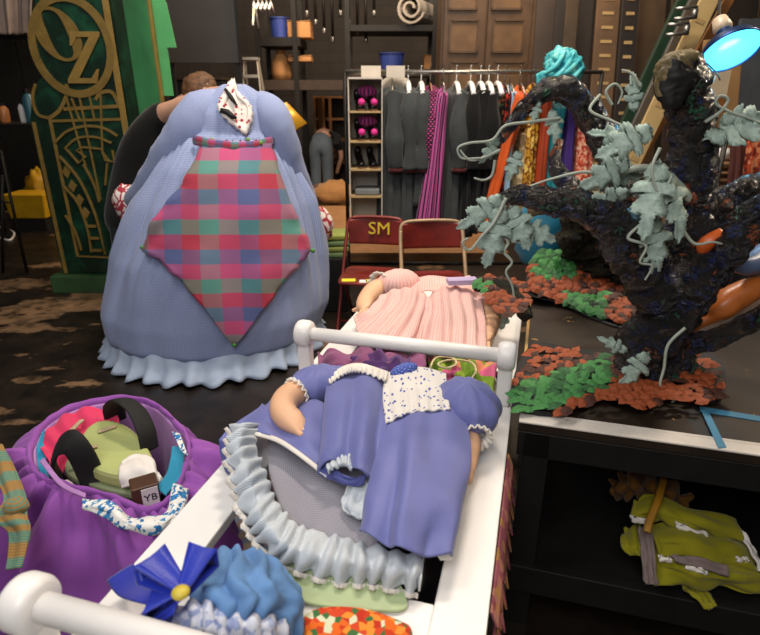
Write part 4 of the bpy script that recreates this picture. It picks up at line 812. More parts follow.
# ------------------------------------------------------------------ yellow garment on the lower shelf
olive = cloth('mustard_felt', '#8a8414', .85, .12); greyf = cloth('taupe_felt', '#7a6a66', .85); brwn = cloth('brown_gold_net', '#6a4412', .7)
yc = thing('shelf_costume', 'mustard yellow felt costume with taupe cuff slumped on the lower shelf', 'costume', W(700, 560, .26))
def sl(name, rows, mat, f=(2, .008, 3), nu=40, nv=24): return loft(name, [pts(r) for r in rows], mat, yc, nu=nu, nv=nv, disp=folds(f[0], f[1], f[2], .008, 4), thick=.008)
sl('upper_fold', [[(634, 500, .42), (650, 495, .44), (690, 508, .43), (735, 520, .40)], [(632, 515, .41), (660, 512, .43), (700, 525, .42), (742, 540, .38)], [(648, 522, .38), (670, 520, .40), (704, 534, .39), (724, 530, .37)]], olive)
sl('middle_fold', [[(648, 522, .38), (680, 522, .385), (720, 532, .37), (740, 530, .34)], [(655, 538, .39), (690, 542, .40), (730, 552, .38), (752, 560, .33)], [(660, 558, .35), (690, 556, .36), (735, 570, .34), (758, 572, .30)]], olive)
sl('lower_fold', [[(650, 535, .36), (685, 556, .345), (725, 566, .34), (765, 572, .30)], [(652, 560, .34), (690, 572, .35), (730, 580, .33), (768, 582, .29)], [(655, 586, .30), (690, 584, .29), (725, 590, .28), (766, 592, .27)]], olive)
sl('cuff', [[(638, 528, .39), (650, 525, .395)], [(642, 555, .36), (654, 555, .37)], [(645, 584, .31), (657, 585, .31)]], greyf, (1, .003, 1), 12, 24)
sl('cuff_end', [[(624, 530, .34), (640, 524, .36)], [(622, 545, .34), (640, 545, .36)], [(630, 555, .33), (642, 556, .34)]], olive, (1, .006, 1), 16, 16)
sl('hand_tip', [[(682, 586, .275), (700, 584, .275)], [(692, 598, .27), (712, 600, .27)], [(708, 610, .265), (716, 606, .265)]], olive, (1, .004, 1), 12, 14)
for r in ([[(630, 516, .425), (650, 520, .41)], [(632, 522, .41), (650, 524, .40)]], [[(675, 522, .415), (690, 528, .415), (708, 534, .405)], [(678, 528, .40), (692, 533, .40), (706, 538, .39)]], [[(658, 556, .385), (670, 558, .38)], [(660, 560, .37), (672, 562, .37)]], [[(684, 564, .37), (696, 566, .37), (708, 572, .36)], [(686, 568, .36), (698, 572, .36), (706, 574, .35)]], [[(735, 556, .37), (748, 558, .355)], [(737, 562, .36), (748, 564, .345)]]): sl('white_trim', r, lacew, (1, .002, 1), 12, 6)
sl('taupe_band', [[(672, 556, .385), (690, 557, .385), (728, 566, .37)], [(676, 562, .375), (694, 566, .375), (728, 576, .35)]], greyf, (1, .002, 1), 20, 8)
sl('side_trim', [[(738, 530, .40), (744, 532, .395)], [(752, 556, .36), (758, 558, .35)], [(760, 572, .33), (768, 575, .32)]], MATS['white_vinyl'], (1, .002, 1), 8, 14)
nt = thing('net_garment', 'brown and gold net garment crumpled behind the mustard costume', 'costume', W(640, 500, .27))
loft('net_body', [pts(r) for r in [[(612, 480, .38), (630, 472, .42), (660, 478, .42), (690, 495, .38)], [(614, 492, .36), (634, 485, .44), (660, 490, .44), (688, 502, .38)], [(622, 500, .30), (636, 496, .38), (660, 500, .38), (680, 510, .33)]]], brwn, nt, nu=50, nv=20, disp=folds(5, .014, 2, .014, 5))
m = MB(); m.tube(path([W(*q) for q in ((664, 478, .52), (658, 500, .50), (650, 520, .46), (647, 532, .44))], 16), [.006, .012, .014, .008], 8) if False else m.tube(path([W(*q) for q in ((664, 478, .50), (658, 500, .48), (650, 520, .45), (647, 532, .43))], 16), .011, 8, flat=.4); m.build('net_strap', pm('gold_strap', '#9a6c14', .5, .2), nt, smooth=True)
# ------------------------------------------------------------------ maroon folding chairs
maroon = pm('maroon_enamel', '#72211a', .4, .25, 10, .1, bump=.1); tanm = pm('worn_tan_metal', '#a58a6c', .45, .2, 14, .2); yel = pm('yellow_label', '#d8cf2a', .6, .05)
def chair(loc, rz, label, frame):
    c = thing('folding_chair', label, 'chair', loc, 'maroon folding chairs', rz)
    for s in (-1, 1):
        x = .2*s
        MB().tube(path([(x, -.26, 0), (x, -.05, .36), (x, .1, .62), (x*.98, .17, .76)], 20), .012, 10).build('leg', frame, c, smooth=True, local=True)
        MB().tube([(x*.9, .24, 0), (x*.9, -.08, .43)], .011, 10).build('leg', frame, c, smooth=True, local=True)
    MB().tube(path([(-.196, .17, .76), (-.185, .182, .80), (-.14, .19, .822), (0, .192, .828), (.14, .19, .822), (.185, .182, .80), (.196, .17, .76)], 30), .012, 10).build('top_rail', frame, c, smooth=True, local=True)
    def bk(u, z): return (u*.188, .165+.03*(1-u*u)+.1*(z-.72), z)
    loft('backrest', [[bk(u, z-.02*u*u*(1 if z > .7 else -.3)) for u in (-1, -.6, 0, .6, 1)] for z in (.62, .70, .76, .822)], maroon, c, thick=.008, nu=24, nv=12)
    for o in c.children:
        if o.name.startswith('backrest'): 
            for v in o.data.vertices: v.co += Vector(loc)      # rows were given in the chair's own axes
    m = MB(); E2 = crom([[-.19, -.17], [-.2, .0], [-.19, .17], [-.1, .2], [.1, .2], [.19, .17], [.2, 0], [.19, -.17], [.14, -.21], [-.14, -.21]], 44, True)
    m.prism([tuple(p) for p in E2], lambda a, b, z: Vector((a, b-.03, .425+z)), .022); m.build('seat', maroon, c, bevel=.008, local=True)
    MB().tube([(-.2, -.18, .13), (.2, -.18, .13)], .007, 8).build('stretcher', frame, c, smooth=True, local=True)
    MB().tube([(-.18, .16, .1), (.18, .16, .1)], .007, 8).build('stretcher', frame, c, smooth=True, local=True)
    return c
def gl(p): return Vector((p.x, p.y, 0))
c1 = chair(gl(D(371, 226, 3.82)), -.16, 'maroon folding chair with yellow letters on its backrest', maroon)
c2 = chair(gl(D(436, 228, 3.72)), .08, 'maroon folding chair with plain backrest and worn tan rim', tanm)
c1.scale = (1.03, 1, .955); c2.scale = (1.12, 1, .95)
m_ = Matrix.Translation((.03, .17, .742)) @ Matrix.Rotation(math.pi/2-.1, 4, 'X')
text_mb('SM', .13, .004, m_).build('lettering', pm('yellow_stencil_paint', '#c9b02a', .6), c1, local=True)
for k, (x, y, w_, rz, mt) in enumerate(((-.12, -.19, .09, .2, yel), (.06, -.18, .13, .1, yel), (-.02, -.2, .05, .1, white))):
    MB().box((x, y, .449), (w_, .06, .003), rz).build('sticker', mt, c1, local=True)
MB().box((-.05, -.19, .449), (.15, .06, .003), .05).build('sticker', yel, c2, local=True)
tag(MB().box(W(462, 281, .90), (.12, .05, .02), .1).build('folded_cloth', cloth('lilac_cotton', '#b9a8cc')), 'small folded lilac cloth on the far end of the pink dress', 'cloth')

# ------------------------------------------------------------------ garment rack
RY = 5.0; RAILZ = D(480, 72, RY).z
def XP(px, py=90, y=RY): return D(px, py, y).x
rk = thing('garment_rack', 'dark steel rolling garment rack full of stage costumes', 'rack', (XP(450), RY, 0))
x0, x1 = XP(345), XP(600)
MB().tube([(x0, RY, RAILZ), (x1, RY, RAILZ)], .016, 12).build('rail', steel, rk, smooth=True)
for x in (x0, x1):
    MB().tube([(x, RY, .08), (x, RY, RAILZ)], .016, 10).build('upright', darksteel, rk, smooth=True)
    MB().tube([(x, RY-.28, .08), (x, RY+.28, .08)], .016, 10).build('foot', darksteel, rk, smooth=True)
    for s in (-1, 1): MB().lathe([(.02, -.012), (.038, -.012), (.038, .012), (.02, .012)], (x, RY+.26*s, .038), 14, Matrix.Rotation(math.pi/2, 3, 'Y')).build('caster', black, rk)
MB().tube([(x0, RY, .16), (x1, RY, .16)], .014, 10).build('lower_bar', darksteel, rk, smooth=True)
coat = cloth('charcoal_wool', '#3b3f40', .9, .15); cuffm = cloth('oxblood_wool', '#4a1418'); blk = cloth('black_wool', '#0c0c0d', .9)
polka = dots('pink_polka', '#17101a', '#c04a8a', 26, .3); pstr = stripes('pink_black_stripe', '#c55aa0', '#241522', 13, .55)
orange = cloth('orange_chiffon', '#c8541a', .7, .15); ochre = floral('ochre_brocade', ['#b8892a', '#8a5a1c', '#d8b860', '#6a3a14'], 40); darkfl = floral('dark_floral', ['#15100f', '#2a1a18', '#7a4a2a', '#1a1c1a', '#3a4a34', '#120e0e'], 38)
brocade = floral('cream_brocade', ['#a08a68', '#7a684c', '#c4b08a', '#8f7c5a'], 30); sky = cloth('sky_chiffon', '#8fb4cf'); coral = floral('coral_print', ['#c4563c', '#e2b49a', '#a83c30', '#d98a70'], 55); rust = cloth('rust_satin', '#a03a18', .5); tealc = cloth('teal_crepe', '#1f7f8a', .6); purpc = cloth('violet_crepe', '#3c2470', .6); redf = floral('red_speckle', ['#7a1c1c', '#1a1412', '#b83a2a', '#2a1a16'], 45)
def garment(px, wpx, mat, zb, label, y=RY, ln=0, slv=True, cuffmat=None, flare=1., dx=0, hang='white', top=0, half=.2):
    x = XP(px, 90, y); hw = (XP(px+wpx/2)-XP(px-wpx/2))/2; zt = RAILZ-.1-top
    g = thing('hanging_garment', label, 'garment', (x, y, zb), 'costumes hanging on the rack')
    rows = []; nz_ = 7
    prof = [(0, .18, .25), (.03, .7, .75), (.08, 1, 1), (.3, .95, .92), (.6, 1.0, .98), (1, 1.12, 1.05)]
    for f, a, b in prof:
        z = zt+(zb-zt)*f; fl = 1+(flare-1)*f
        rows.append([Vector((x+dx*f+hw*a*fl*math.cos(t_), y+half*b*math.sin(t_), z-(.0 if f > .05 else .05*abs(math.sin(t_))))) for t_ in [2*math.pi*i/12 for i in range(12)]])
    sd = px*.13
    loft('body', rows, mat, g, nu=54, nv=30, closed=True, disp=lambda u, v: .014*v**.5*math.sin(2*math.pi*9*u+2*nz(u*5, v*2, sd)+sd)+.01*nz(u*9, v*6, sd), uv=(2, 2.5*(zt-zb)))
    if slv:
        s0 = Vector((x+hw*.2, y-half*.8, zt-.06)); P = path([s0, s0+Vector((-.01, -.06, -.18)), s0+Vector((.0, -.07, -.38)), s0+Vector((.01, -.05, -.58))], 20)
        m = MB(); m.tube(P, [.062+.012*math.sin(i*.4+px) for i in range(20)], 16, rn=.14, rs=7); m.uv = {k: (a*.45, b*1.4) for k, (a, b) in m.uv.items()}; m.build('sleeve', mat, g, smooth=True)
        if cuffmat: MB().tube([P[-1]+Vector((0, 0, .0)), P[-1]+Vector((0, 0, -.03))], .064, 14).build('cuff', cuffmat, g, smooth=True)
    if hang:
        h = thing('clothes_hanger', hanglabel.get(hang, ''), 'hanger', (x, y, RAILZ-.13), hang+' hangers on the rack')
        hmx = {'white': white, 'wire': steel, 'wood': midwood}[hang]
        MB().tube([(x, y, RAILZ-.09), (x, y, RAILZ-.01)]+[(x, y+.024*math.sin(a)+.0, RAILZ+.006+.02*(1-math.cos(a))) for a in (.6, 1.3, 2., 2.7, 3.3)], .0045, 8).build('hook', steel if hang != 'white' else white, h, smooth=True)
        for s in (-1, 1):
            MB().tube(path([(x, y, RAILZ-.085), (x, y+s*half*.5, RAILZ-.105), (x, y+s*half*1.08, RAILZ-.17)], 10), .021 if hang == 'white' else .007, 10, flat=1.).build('arm', hmx, h, smooth=True)
    return g
hanglabel = {'white': 'white plastic hanger hooked on the costume rail', 'wire': 'thin steel wire hanger hooked on the costume rail', 'wood': 'honey wood hanger hooked on the costume rail'}
garment(392, 26, coat, .5, 'charcoal wool coat next to the white shoe organiser', cuffmat=cuffm, hang='wire', ln=1)
garment(408, 20, coat, .55, 'charcoal wool coat with oxblood cuff between two other coats', cuffmat=cuffm)
garment(421, 17, coat, .72, 'shorter charcoal wool coat beside the polka dot dress', cuffmat=cuffm)
garment(430, 20, polka, .68, 'black dress with pink polka dots', slv=True, hang='wood')
garment(443, 8, pstr, .42, 'pink and black striped skirt costume with gathered top', slv=False, flare=3.0, dx=-.09, hang='wire', half=.1, y=RY-.24)
garment(456, 22, coat, .55, 'charcoal wool coat beside the pink striped skirt', cuffmat=cuffm, dx=-.02)
garment(470, 16, blk, .45, 'black wool coat beside a charcoal coat'); garment(480, 13, blk, .48, 'black wool coat between two black coats'); garment(488, 12, blk, .5, 'black wool coat beside the dark floral dress')
garment(497, 13, darkfl, .6, 'dark floral dress with small tan flowers', slv=False, hang='white'); garment(504, 10, redf, .8, 'red and black speckled top on the rack', slv=False, hang='wire'); garment(509, 9, sky, .8, 'sky blue chiffon scarf top on the rack', slv=False, hang='wire')
garment(519, 17, orange, .5, 'bright orange chiffon gown flaring to one side', slv=False, dx=-.24, flare=1.3, hang='wire', y=RY-.04)
garment(532, 14, ochre, .8, 'ochre and gold brocade jacket on the rack', slv=False, hang='wood'); garment(530, 26, brocade, .55, 'cream brocade gown below the ochre jacket', slv=False, top=.32, hang=None, y=RY+.05)
garment(544, 11, rust, .75, 'rust satin dress beside the ochre jacket', slv=False, hang='wire'); garment(556, 16, tealc, .5, 'teal crepe gown under the turquoise head wrap', slv=False, top=.1, hang='wire', flare=1.3); garment(568, 11, purpc, .6, 'violet crepe gown beside the teal gown', slv=False, top=.1, hang='wire', dx=.05); garment(580, 18, coral, .62, 'coral and cream printed gown at the rack end', slv=False, top=.06, hang='wire', dx=.12, flare=1.4)
turq = NT('turquoise_satin'); tf = turq.noise(9, None, 3); turq.fin(turq.ramp(tf, [(.3, '#1f94a8'), (.55, '#58c4cc'), (.75, '#9fd8c4')]), .35)
tw = thing('head_wrap', 'crumpled turquoise satin head wrap perched on the end of the rack', 'scarf', D(560, 85, 4.75))
m = MB(); c_ = D(564, 66, 4.75); m.ell(c_, (.155, .11, .12), 60, 40, Matrix.Rotation(.5, 3, 'Y'), nf=.28, ns=4); m.build('wrap', turq.m, tw, smooth=True)
for a, b, r in (((545, 80), (582, 58), .03), ((543, 86), (575, 52), .03), ((552, 88), (584, 66), .03), ((540, 76), (566, 50), .028)):
    MB().tube(path([D(*a, 4.68), D((a[0]+b[0])/2+3, (a[1]+b[1])/2+3, 4.615), D(*b, 4.68)], 14), [r*.2+r*.55*math.sin(i/13*3.14) for i in range(14)], 12, rn=.4).build('fold', turq.m, tw, smooth=True)
loft('tail', [[D(536, 74, 4.7), D(548, 70, 4.66), D(556, 76, 4.7)], [D(536, 84, 4.7), D(547, 84, 4.66), D(557, 86, 4.7)], [D(534, 92, 4.72), D(544, 92, 4.7), D(552, 94, 4.72)]], turq.m, tw, nu=16, nv=12, disp=folds(2, .01, 1))
# white shoe organisers
ow = cloth('white_canvas', '#c8bfb2', .8, .06)
og = thing('shoe_organiser', 'white hanging canvas organiser with shelves of black heeled shoes', 'organiser', (XP(365, 200, 4.8), 4.9, .4))
OY = 4.72; zt = D(365, 78, OY).z; ol, orr = D(349, 130, OY).x, D(382, 130, OY).x; zb = .42
for x in (ol, orr): MB().box((x, OY+.17, (zt+zb)/2), (.008, .34, zt-zb)).build('side_panel', ow, og)
MB().box(((ol+orr)/2, OY+.34, (zt+zb)/2), (orr-ol, .008, zt-zb)).build('back_panel', ow, og)
shz = [zt]+[D(365, q, OY).z for q in (112, 142, 170, 197)]+[zb]
for z in shz: MB().box(((ol+orr)/2, OY+.17, z), (orr-ol, .34, .014)).build('shelf', ow if z == zt else pm('tan_canvas_edge', '#b09468', .8), og)
for px in (371,): MB().box((XP(px, 72, RY-.05), RY-.02, RAILZ-.0), (.16, .06, .09)).build('hanging_strap', ow, og)
og2 = thing('garment_bag', 'plain white hanging garment bag next to the shoe organiser', 'garment bag', (XP(395, 200, 4.9), 4.95, .7))
bx0, bx1 = XP(380, 90, 5.1), XP(410, 90, 5.1); bz = D(395, 74, 5.1).z
loft('bag', [[Vector((bx0, y, bz-.06)), Vector(((bx0+bx1)/2, y, bz)), Vector((bx1, y, bz-.05))] for y in (5.10,)]+[[Vector((bx0, 5.09, .9)), Vector(((bx0+bx1)/2, 5.07, .9)), Vector((bx1, 5.09, .9))]]+[[Vector((bx0, 5.1, .6)), Vector(((bx0+bx1)/2, 5.08, .6)), Vector((bx1, 5.1, .6))]], ow, og2, nu=20, nv=20, disp=folds(1, .006, 2), thick=.02)
MB().box(((bx0+bx1)/2, RY-.02, RAILZ), (.15, .06, .09)).build('hanging_strap', ow, og2)
shoem = pm('black_patent', '#0c0b0d', .2, .2); soleb = pm('tan_sole', '#6a4a30', .6)
def shoe(x, y, z, label, pom=False, tilt=0):
    s = thing('heeled_shoe', label, 'shoe', (x, y, z), 'black heeled shoes in the organiser', tilt)
    m = MB(); P = [(0, -.10, .018), (0, -.07, .028), (0, -.02, .05), (0, .04, .085), (0, .08, .095)]; m.tube(path(P, 16), [.02, .032, .03, .028, .03, .026][:1]*1+[.03]*13+[.03, .024], 14, flat=.9); m.build('upper', shoem, s, smooth=True, local=True)
    MB().lathe([(.008, 0), (.01, .03), (.018, .075)], (0, .085, 0), 12).build('heel', shoem, s, smooth=True, local=True)
    MB().box((0, -.06, .006), (.05, .1, .01)).build('sole', soleb, s, local=True)
    MB().ell((0, .075, .125), (.03, .02, .04), 12, 8).build('heel_counter', shoem, s, smooth=True, local=True)
    if pom: MB().ell((0, -.09, .065), (.028,)*3, 14, 10, nf=.1, ns=9).build('pom_pom', pinkp, s, smooth=True, local=True)
lv = {1: 'top', 2: 'second', 3: 'third'}
for r in (1, 2, 3):
    for k, fx in enumerate((.3, .68)):
        shoe(ol+(orr-ol)*fx, OY+.13, shz[r]+.008, 'black patent heeled shoe on the %s shelf of the organiser' % lv[r]+(' with pink pom-pom' if r < 3 else ''), r < 3, .25)
    if r < 3: tag(MB().ell((ol+(orr-ol)*.55, OY+.2, shz[r]+.15), (.08, .06, .05), 18, 12, nf=.25).build('pink_stocking', stripes('pink_stocking_stripe', '#c04a96', '#5a2a52', 14, .55) if r == 1 else MATS['pink_stocking_stripe'], smooth=True), 'rolled pink striped stocking stuffed behind the shoes on the %s shelf' % lv[r], 'stocking')
tag(MB().box(((ol+orr)/2+.01, OY+.14, shz[4]+.035), (orr-ol-.06, .22, .05)).build('shoe_tray', pm('grey_felt', '#6f7172', .8), bevel=.01), 'flat grey tray on the lowest shelf of the organiser', 'tray')

# ------------------------------------------------------------------ steel shelving, bins and clutter at the back
BY = 9.2
sv = thing('steel_shelving', 'dark steel storage shelving along the back wall', 'shelving', (D(340, 90, BY).x, BY+.4, 0))
for px in (259, 296, 348, 434):
    x = D(px, 60, BY).x; MB().box((x, BY, 1.9), (.07, .07, 3.8)).build('post', darksteel, sv); 
    MB().box((x, BY+.8, 1.9), (.07, .07, 3.8)).build('post', darksteel, sv)
def shelf(px0, px1, py, th=.05, mat=None, y=BY): 
    a, b = D(px0, py, y), D(px1, py, y); MB().box(((a.x+b.x)/2, y+.4, a.z-th/2), (b.x-a.x, .84, th)).build('shelf', mat or darksteel, sv); return a.z
z1_ = shelf(258, 300, 37, .12); z2_ = shelf(262, 352, 80, .14, brown); z3_ = shelf(348, 440, 25, .08); z4_ = shelf(348, 440, 69, .1, brown)
def bin_(px, py0, py1, wpx, y, z, mat, label, name='storage_bin', cat='bin'):
    r = (D(px+wpx/2, py0, y).x-D(px-wpx/2, py0, y).x)/2; x = D(px, py0, y).x; h = D(px, py0, y).z-D(px, py1, y).z; b = thing(name, label, cat, (x, y+r, z))
    m = MB(); m.lathe([(r*.84, 0), (r*.97, h*.93), (r*1.04, h*.94), (r*1.04, h), (r*.95, h), (r*.8, .03)], (x, y+r, z), 24); m.build('tub', mat, b, smooth=False); return b
bin_(277, 9, 30, 20, BY+.05, z1_, bluep, 'round blue plastic bin on the upper steel shelf'); bin_(392, 51, 68, 26, BY+.05, z4_, bluep, 'wide blue tub on the brown shelf beneath the carpet roll')
def carton(px0, py0, px1, py1, y, d, label, z=None, mat=card, name='cardboard_box', cat='box'):
    c, s = dbox(px0, py0, px1, py1, y, d); c = Vector(c)
    if z is not None: c.z = z+s[2]/2
    b = thing(name, label, cat, (c.x, c.y, c.z-s[2]/2)); MB().box(c, s).build('carton', mat, b, bevel=.01)
    for q in (-1, 1): MB().box((c.x+q*s[0]*.26, c.y, c.z+s[2]/2+.012), (s[0]*.47, s[1], .01), 0, 0, -.06*q).build('flap', mat, b)
    return b
carton(287, 15, 310, 31, BY+.1, .4, 'open cardboard box beside the round blue bin', z1_); carton(288, 55, 311, 60, BY+.1, .3, 'flat cardboard carton above the paper sack', z2_+.26); carton(424, 54, 436, 68, BY+.3, .2, 'small red topped carton beside the blue tub', z4_)
sk = thing('paper_sack', 'brown paper sack standing on the brown shelf', 'sack', (D(281, 79, BY+.2).x, BY+.3, z2_))
x = D(281, 79, BY+.2).x; m = MB(); m.lathe([(.13, 0), (.16, .1), (.15, .25), (.09, .34), (.06, .4), (.09, .43)], (x, BY+.3, z2_), 16); m.build('sack_body', card, sk, smooth=True)
cr = thing('carpet_roll', 'rolled grey carpet lying on the upper steel shelf', 'carpet', (D(412, 24, BY-.1).x, BY+.2, z3_))
cx_, cz_ = D(410, 13, BY-.1).x, z3_+.21; carp = pm('grey_carpet', '#9a938a', .95, .15, 30)
m = MB(); sp = [(cx_+(.05+.0125*a)*math.cos(a), cz_+(.05+.0125*a)*math.sin(a)) for a in [i*.3 for i in range(42)]]
strip(m, sp, .03, lambda a, b, c: Vector((a+c*.4, BY-.1+c, b)), .9); m.build('roll', carp, cr)
lad = thing('step_ladder', 'small aluminium step ladder standing by the block wall', 'ladder', (D(250, 110, 7.6).x, 7.6, 0))
lx = D(250, 75, 7.6).x
for s in (-1, 1):
    a = Vector((lx+.08*s, 7.7, 2.02)); b = Vector((lx+.24*s, 7.35, 0)); c_ = Vector((lx+.22*s, 8.2, 0))
    MB().tube([b, a], .025, 8, flat=.5).build('side_rail', alum, lad); MB().tube([c_, a+Vector((0, .05, 0))], .02, 8).build('rear_leg', alum, lad)
for k in range(7):
    f = (k+.7)/7.4; p = Vector((lx, 7.35+.35*f, 2.02*f)); w_ = 2*(.24-.16*f); MB().box(p, (w_, .08, .035)).build('tread', alum, lad)
MB().box((lx, 7.72, 2.03), (.2, .16, .03)).build('top_cap', alum, lad)
pan = thing('projection_board', 'large dark grey board standing behind the tower', 'board', (D(200, 60, 7.2).x, 7.25, 0))
c_, s_ = dbox(160, -30, 237, 63, 7.2, .06); MB().box(c_, s_).build('panel', pm('slate_grey_board', '#45413f', .4, .08, 3), pan, bevel=.004); MB().box((c_[0]+s_[0]/2, 7.2, c_[2]), (.03, .05, s_[2])).build('edge_trim', darksteel, pan)
for s in (-1, 1): MB().box((c_[0]+s*s_[0]*.45, 7.25, (c_[2]-s_[2]/2)/2), (.06, .06, c_[2]-s_[2]/2)).build('leg', black, pan)
cb = thing('black_cabinet', 'low black cabinet below the dark grey board', 'cabinet', (D(205, 90, 7.4).x, 7.7, 0))
c_, s_ = dbox(168, 77, 222, 80, 7.4, .5); tz = c_[2]+s_[2]/2; MB().box((c_[0], 7.65, tz/2-.02), (s_[0], .5, tz-.04)).build('body', black, cb); MB().box((c_[0], 7.64, tz-.015), (s_[0]+.02, .54, .03)).build('top', brown, cb)
for s in (-1, 1): MB().box((c_[0]+s*s_[0]*.25, 7.392, tz/2), (s_[0]*.46, .016, tz-.15)).build('door', blackwood, cb)
lm = thing('gold_shade_lamp', 'gold lamp shade behind the gingham dress', 'lamp', (D(286, 125, 5.6).x, 5.6, 0)); p = D(286, 120, 5.6)
MB().lathe([(.16, -.12), (.09, .13), (.085, .13), (.155, -.12)], p, 20, Matrix.Rotation(-.5, 3, 'Y'), caps=False).build('shade', pm('gold_fabric_shade', '#c9962c', .4, .15, 6, .3), lm, smooth=True, solid=.004)
MB().tube([(p.x, p.y, 0.02), (p.x, p.y, p.z+.05)], .012, 8).build('pole', darksteel, lm); MB().lathe([(.13, 0), (.13, .015), (.02, .03)], (p.x, p.y, 0), 20).build('base', darksteel, lm)
# honey wood cabinet, open
wc = thing('wooden_cabinet', 'open honey coloured wooden cabinet with bare shelves by the back wall', 'cabinet', (D(333, 190, 10.9).x, 10.9, 0))
a, b = D(316, 150, 10.6), D(352, 150, 10.6); tz = D(333, 96, 10.6).z; cw = b.x-a.x
for x in (a.x, b.x): MB().box((x, 10.85, tz/2), (.04, .5, tz)).build('side_panel', midwood, wc)
MB().box(((a.x+b.x)/2, 11.08, tz/2), (cw, .02, tz)).build('back_panel', brown, wc)
for q in (96, 118, 139, 162, 190): z = max(.04, D(333, q, 10.6).z-.02); MB().box(((a.x+b.x)/2, 10.85, z), (cw, .48, .035)).build('shelf', midwood, wc)
MB().box((a.x+.12, 10.5, tz/2), (.04, .42, tz-.05), .35).build('door', midwood, wc)
MB().box(((a.x+b.x)/2-.05, 10.62, tz/2), (.05, .03, tz)).build('divider', midwood, wc)
# bending person far away
p2 = thing('person', 'person in grey jeans and black top bent over beside the wooden cabinet', 'person', gl(D(323, 190, 9.6)))
fx = D(323, 190, 9.7).x; y0 = 9.6; hip = Vector((fx, y0, .9)); jm = cloth('faded_grey_jeans', '#4a5560', .85)
wst = hip+Vector((.03, .12, .13)); cst = hip+Vector((.1, .42, .0)); nk2 = hip+Vector((.12, .6, -.12)); hd2 = hip+Vector((.13, .7, -.24))
P = [hip, wst, cst, nk2, hd2]; E_ = [(0, 1), (1, 2), (2, 3), (3, 4)]; R = [.14, .13, .15, .055, .09]
for s in (-1, 1):
    i = len(P); P += [hip+Vector((.09*s, .0, -.08)), Vector((fx+.1*s, y0+.02, .47)), Vector((fx+.1*s, y0+.0, .08)), Vector((fx+.11*s, y0+.16, .03))]; E_ += [(0, i), (i, i+1), (i+1, i+2), (i+2, i+3)]; R += [.1, .07, .045, .035]
    j = len(P); P += [cst+Vector((.17*s, .05, -.02)), cst+Vector((.2*s, .1, -.3)), cst+Vector((.12*s, .2, -.52)), cst+Vector((.1*s, .24, -.6))]; E_ += [(2, j), (j, j+1), (j+1, j+2), (j+2, j+3)]; R += [.06, .045, .035, .035]
skin('body', P, E_, R, skinm, p2, 1); skin('jeans', [P[0], P[1]]+[P[i] for i in (5, 6, 7, 13, 14, 15)], [(0, 1), (0, 2), (2, 3), (3, 4), (0, 5), (5, 6), (6, 7)], [.17, .15, .13, .095, .08, .13, .095, .08], jm, p2, 1)
skin('top', [P[0].lerp(P[1], .5), P[2], P[9], P[9].lerp(P[10], .6), P[17], P[17].lerp(P[18], .6)], [(0, 1), (1, 2), (2, 3), (1, 4), (4, 5)], [.17, .18, .085, .07, .085, .07], tee, p2, 1)
MB().ell(hd2+Vector((0, .02, -.02)), (.1, .12, .12), 16, 10).build('hair', hair, p2, smooth=True)
for s in (-1, 1): MB().ell((fx+.105*s, y0+.1, .045), (.055, .15, .045), 12, 8).build('shoe', black, p2, smooth=True)
# floor clutter by the cabinet
def sackthing(px, py, y, r, mat, label, name='cloth_bundle', cat='bundle', nf=.3):
    p = D(px, py, y); return tag(MB().ell((p.x, p.y, r[2]*.95 if py > 150 else p.z), r, 24, 16, nf=nf, ns=2.5).build(name, mat, smooth=True), label, cat)
sackthing(337, 196, 8.4, (.36, .25, .22), cloth('tan_canvas', '#8a6238'), 'tan canvas bundle on the floor in front of the wooden cabinet'); sackthing(322, 182, 9.0, (.2, .2, .16), cloth('brown_felt', '#5a3c28'), 'brown felt bundle on the floor behind the tan bundle')
cr_ = thing('plywood_platform', 'low tan plywood platform on the floor behind the chairs', 'platform', (-.2, 6.8, 0)); MB().box((-.2, 6.8, .11), (3.0, 2.6, .03)).build('top', pm('tan_plywood', '#8a6440', .6, .2), cr_); MB().box((-.2, 5.52, .05), (3.0, .02, .1)).build('front_board', pm('tan_plywood', '#8a6440'), cr_)
MB().box((-.2, 8.08, .05), (3.0, .02, .1)).build('rear_board', MATS['tan_plywood'], cr_)
fg = thing('folded_towels', 'stack of folded pale green cloths beside the lettered chair', 'towels', (D(330, 255, 3.75).x, 4.25, 0))
p = D(329, 262, 4.3)
MB().box((p.x, p.y, .22), (.3, .3, .44)).build('crate', black, fg, bevel=.01)
for k in range(4): MB().box((p.x+.01*k, p.y, .46+.045*k), (.3, .26, .04), .05*k).build('towel', cloth('pale_green_terry', '#8f9a4c') if k % 2 else cloth('sage_terry', '#6f8a5c'), fg, bevel=.012)

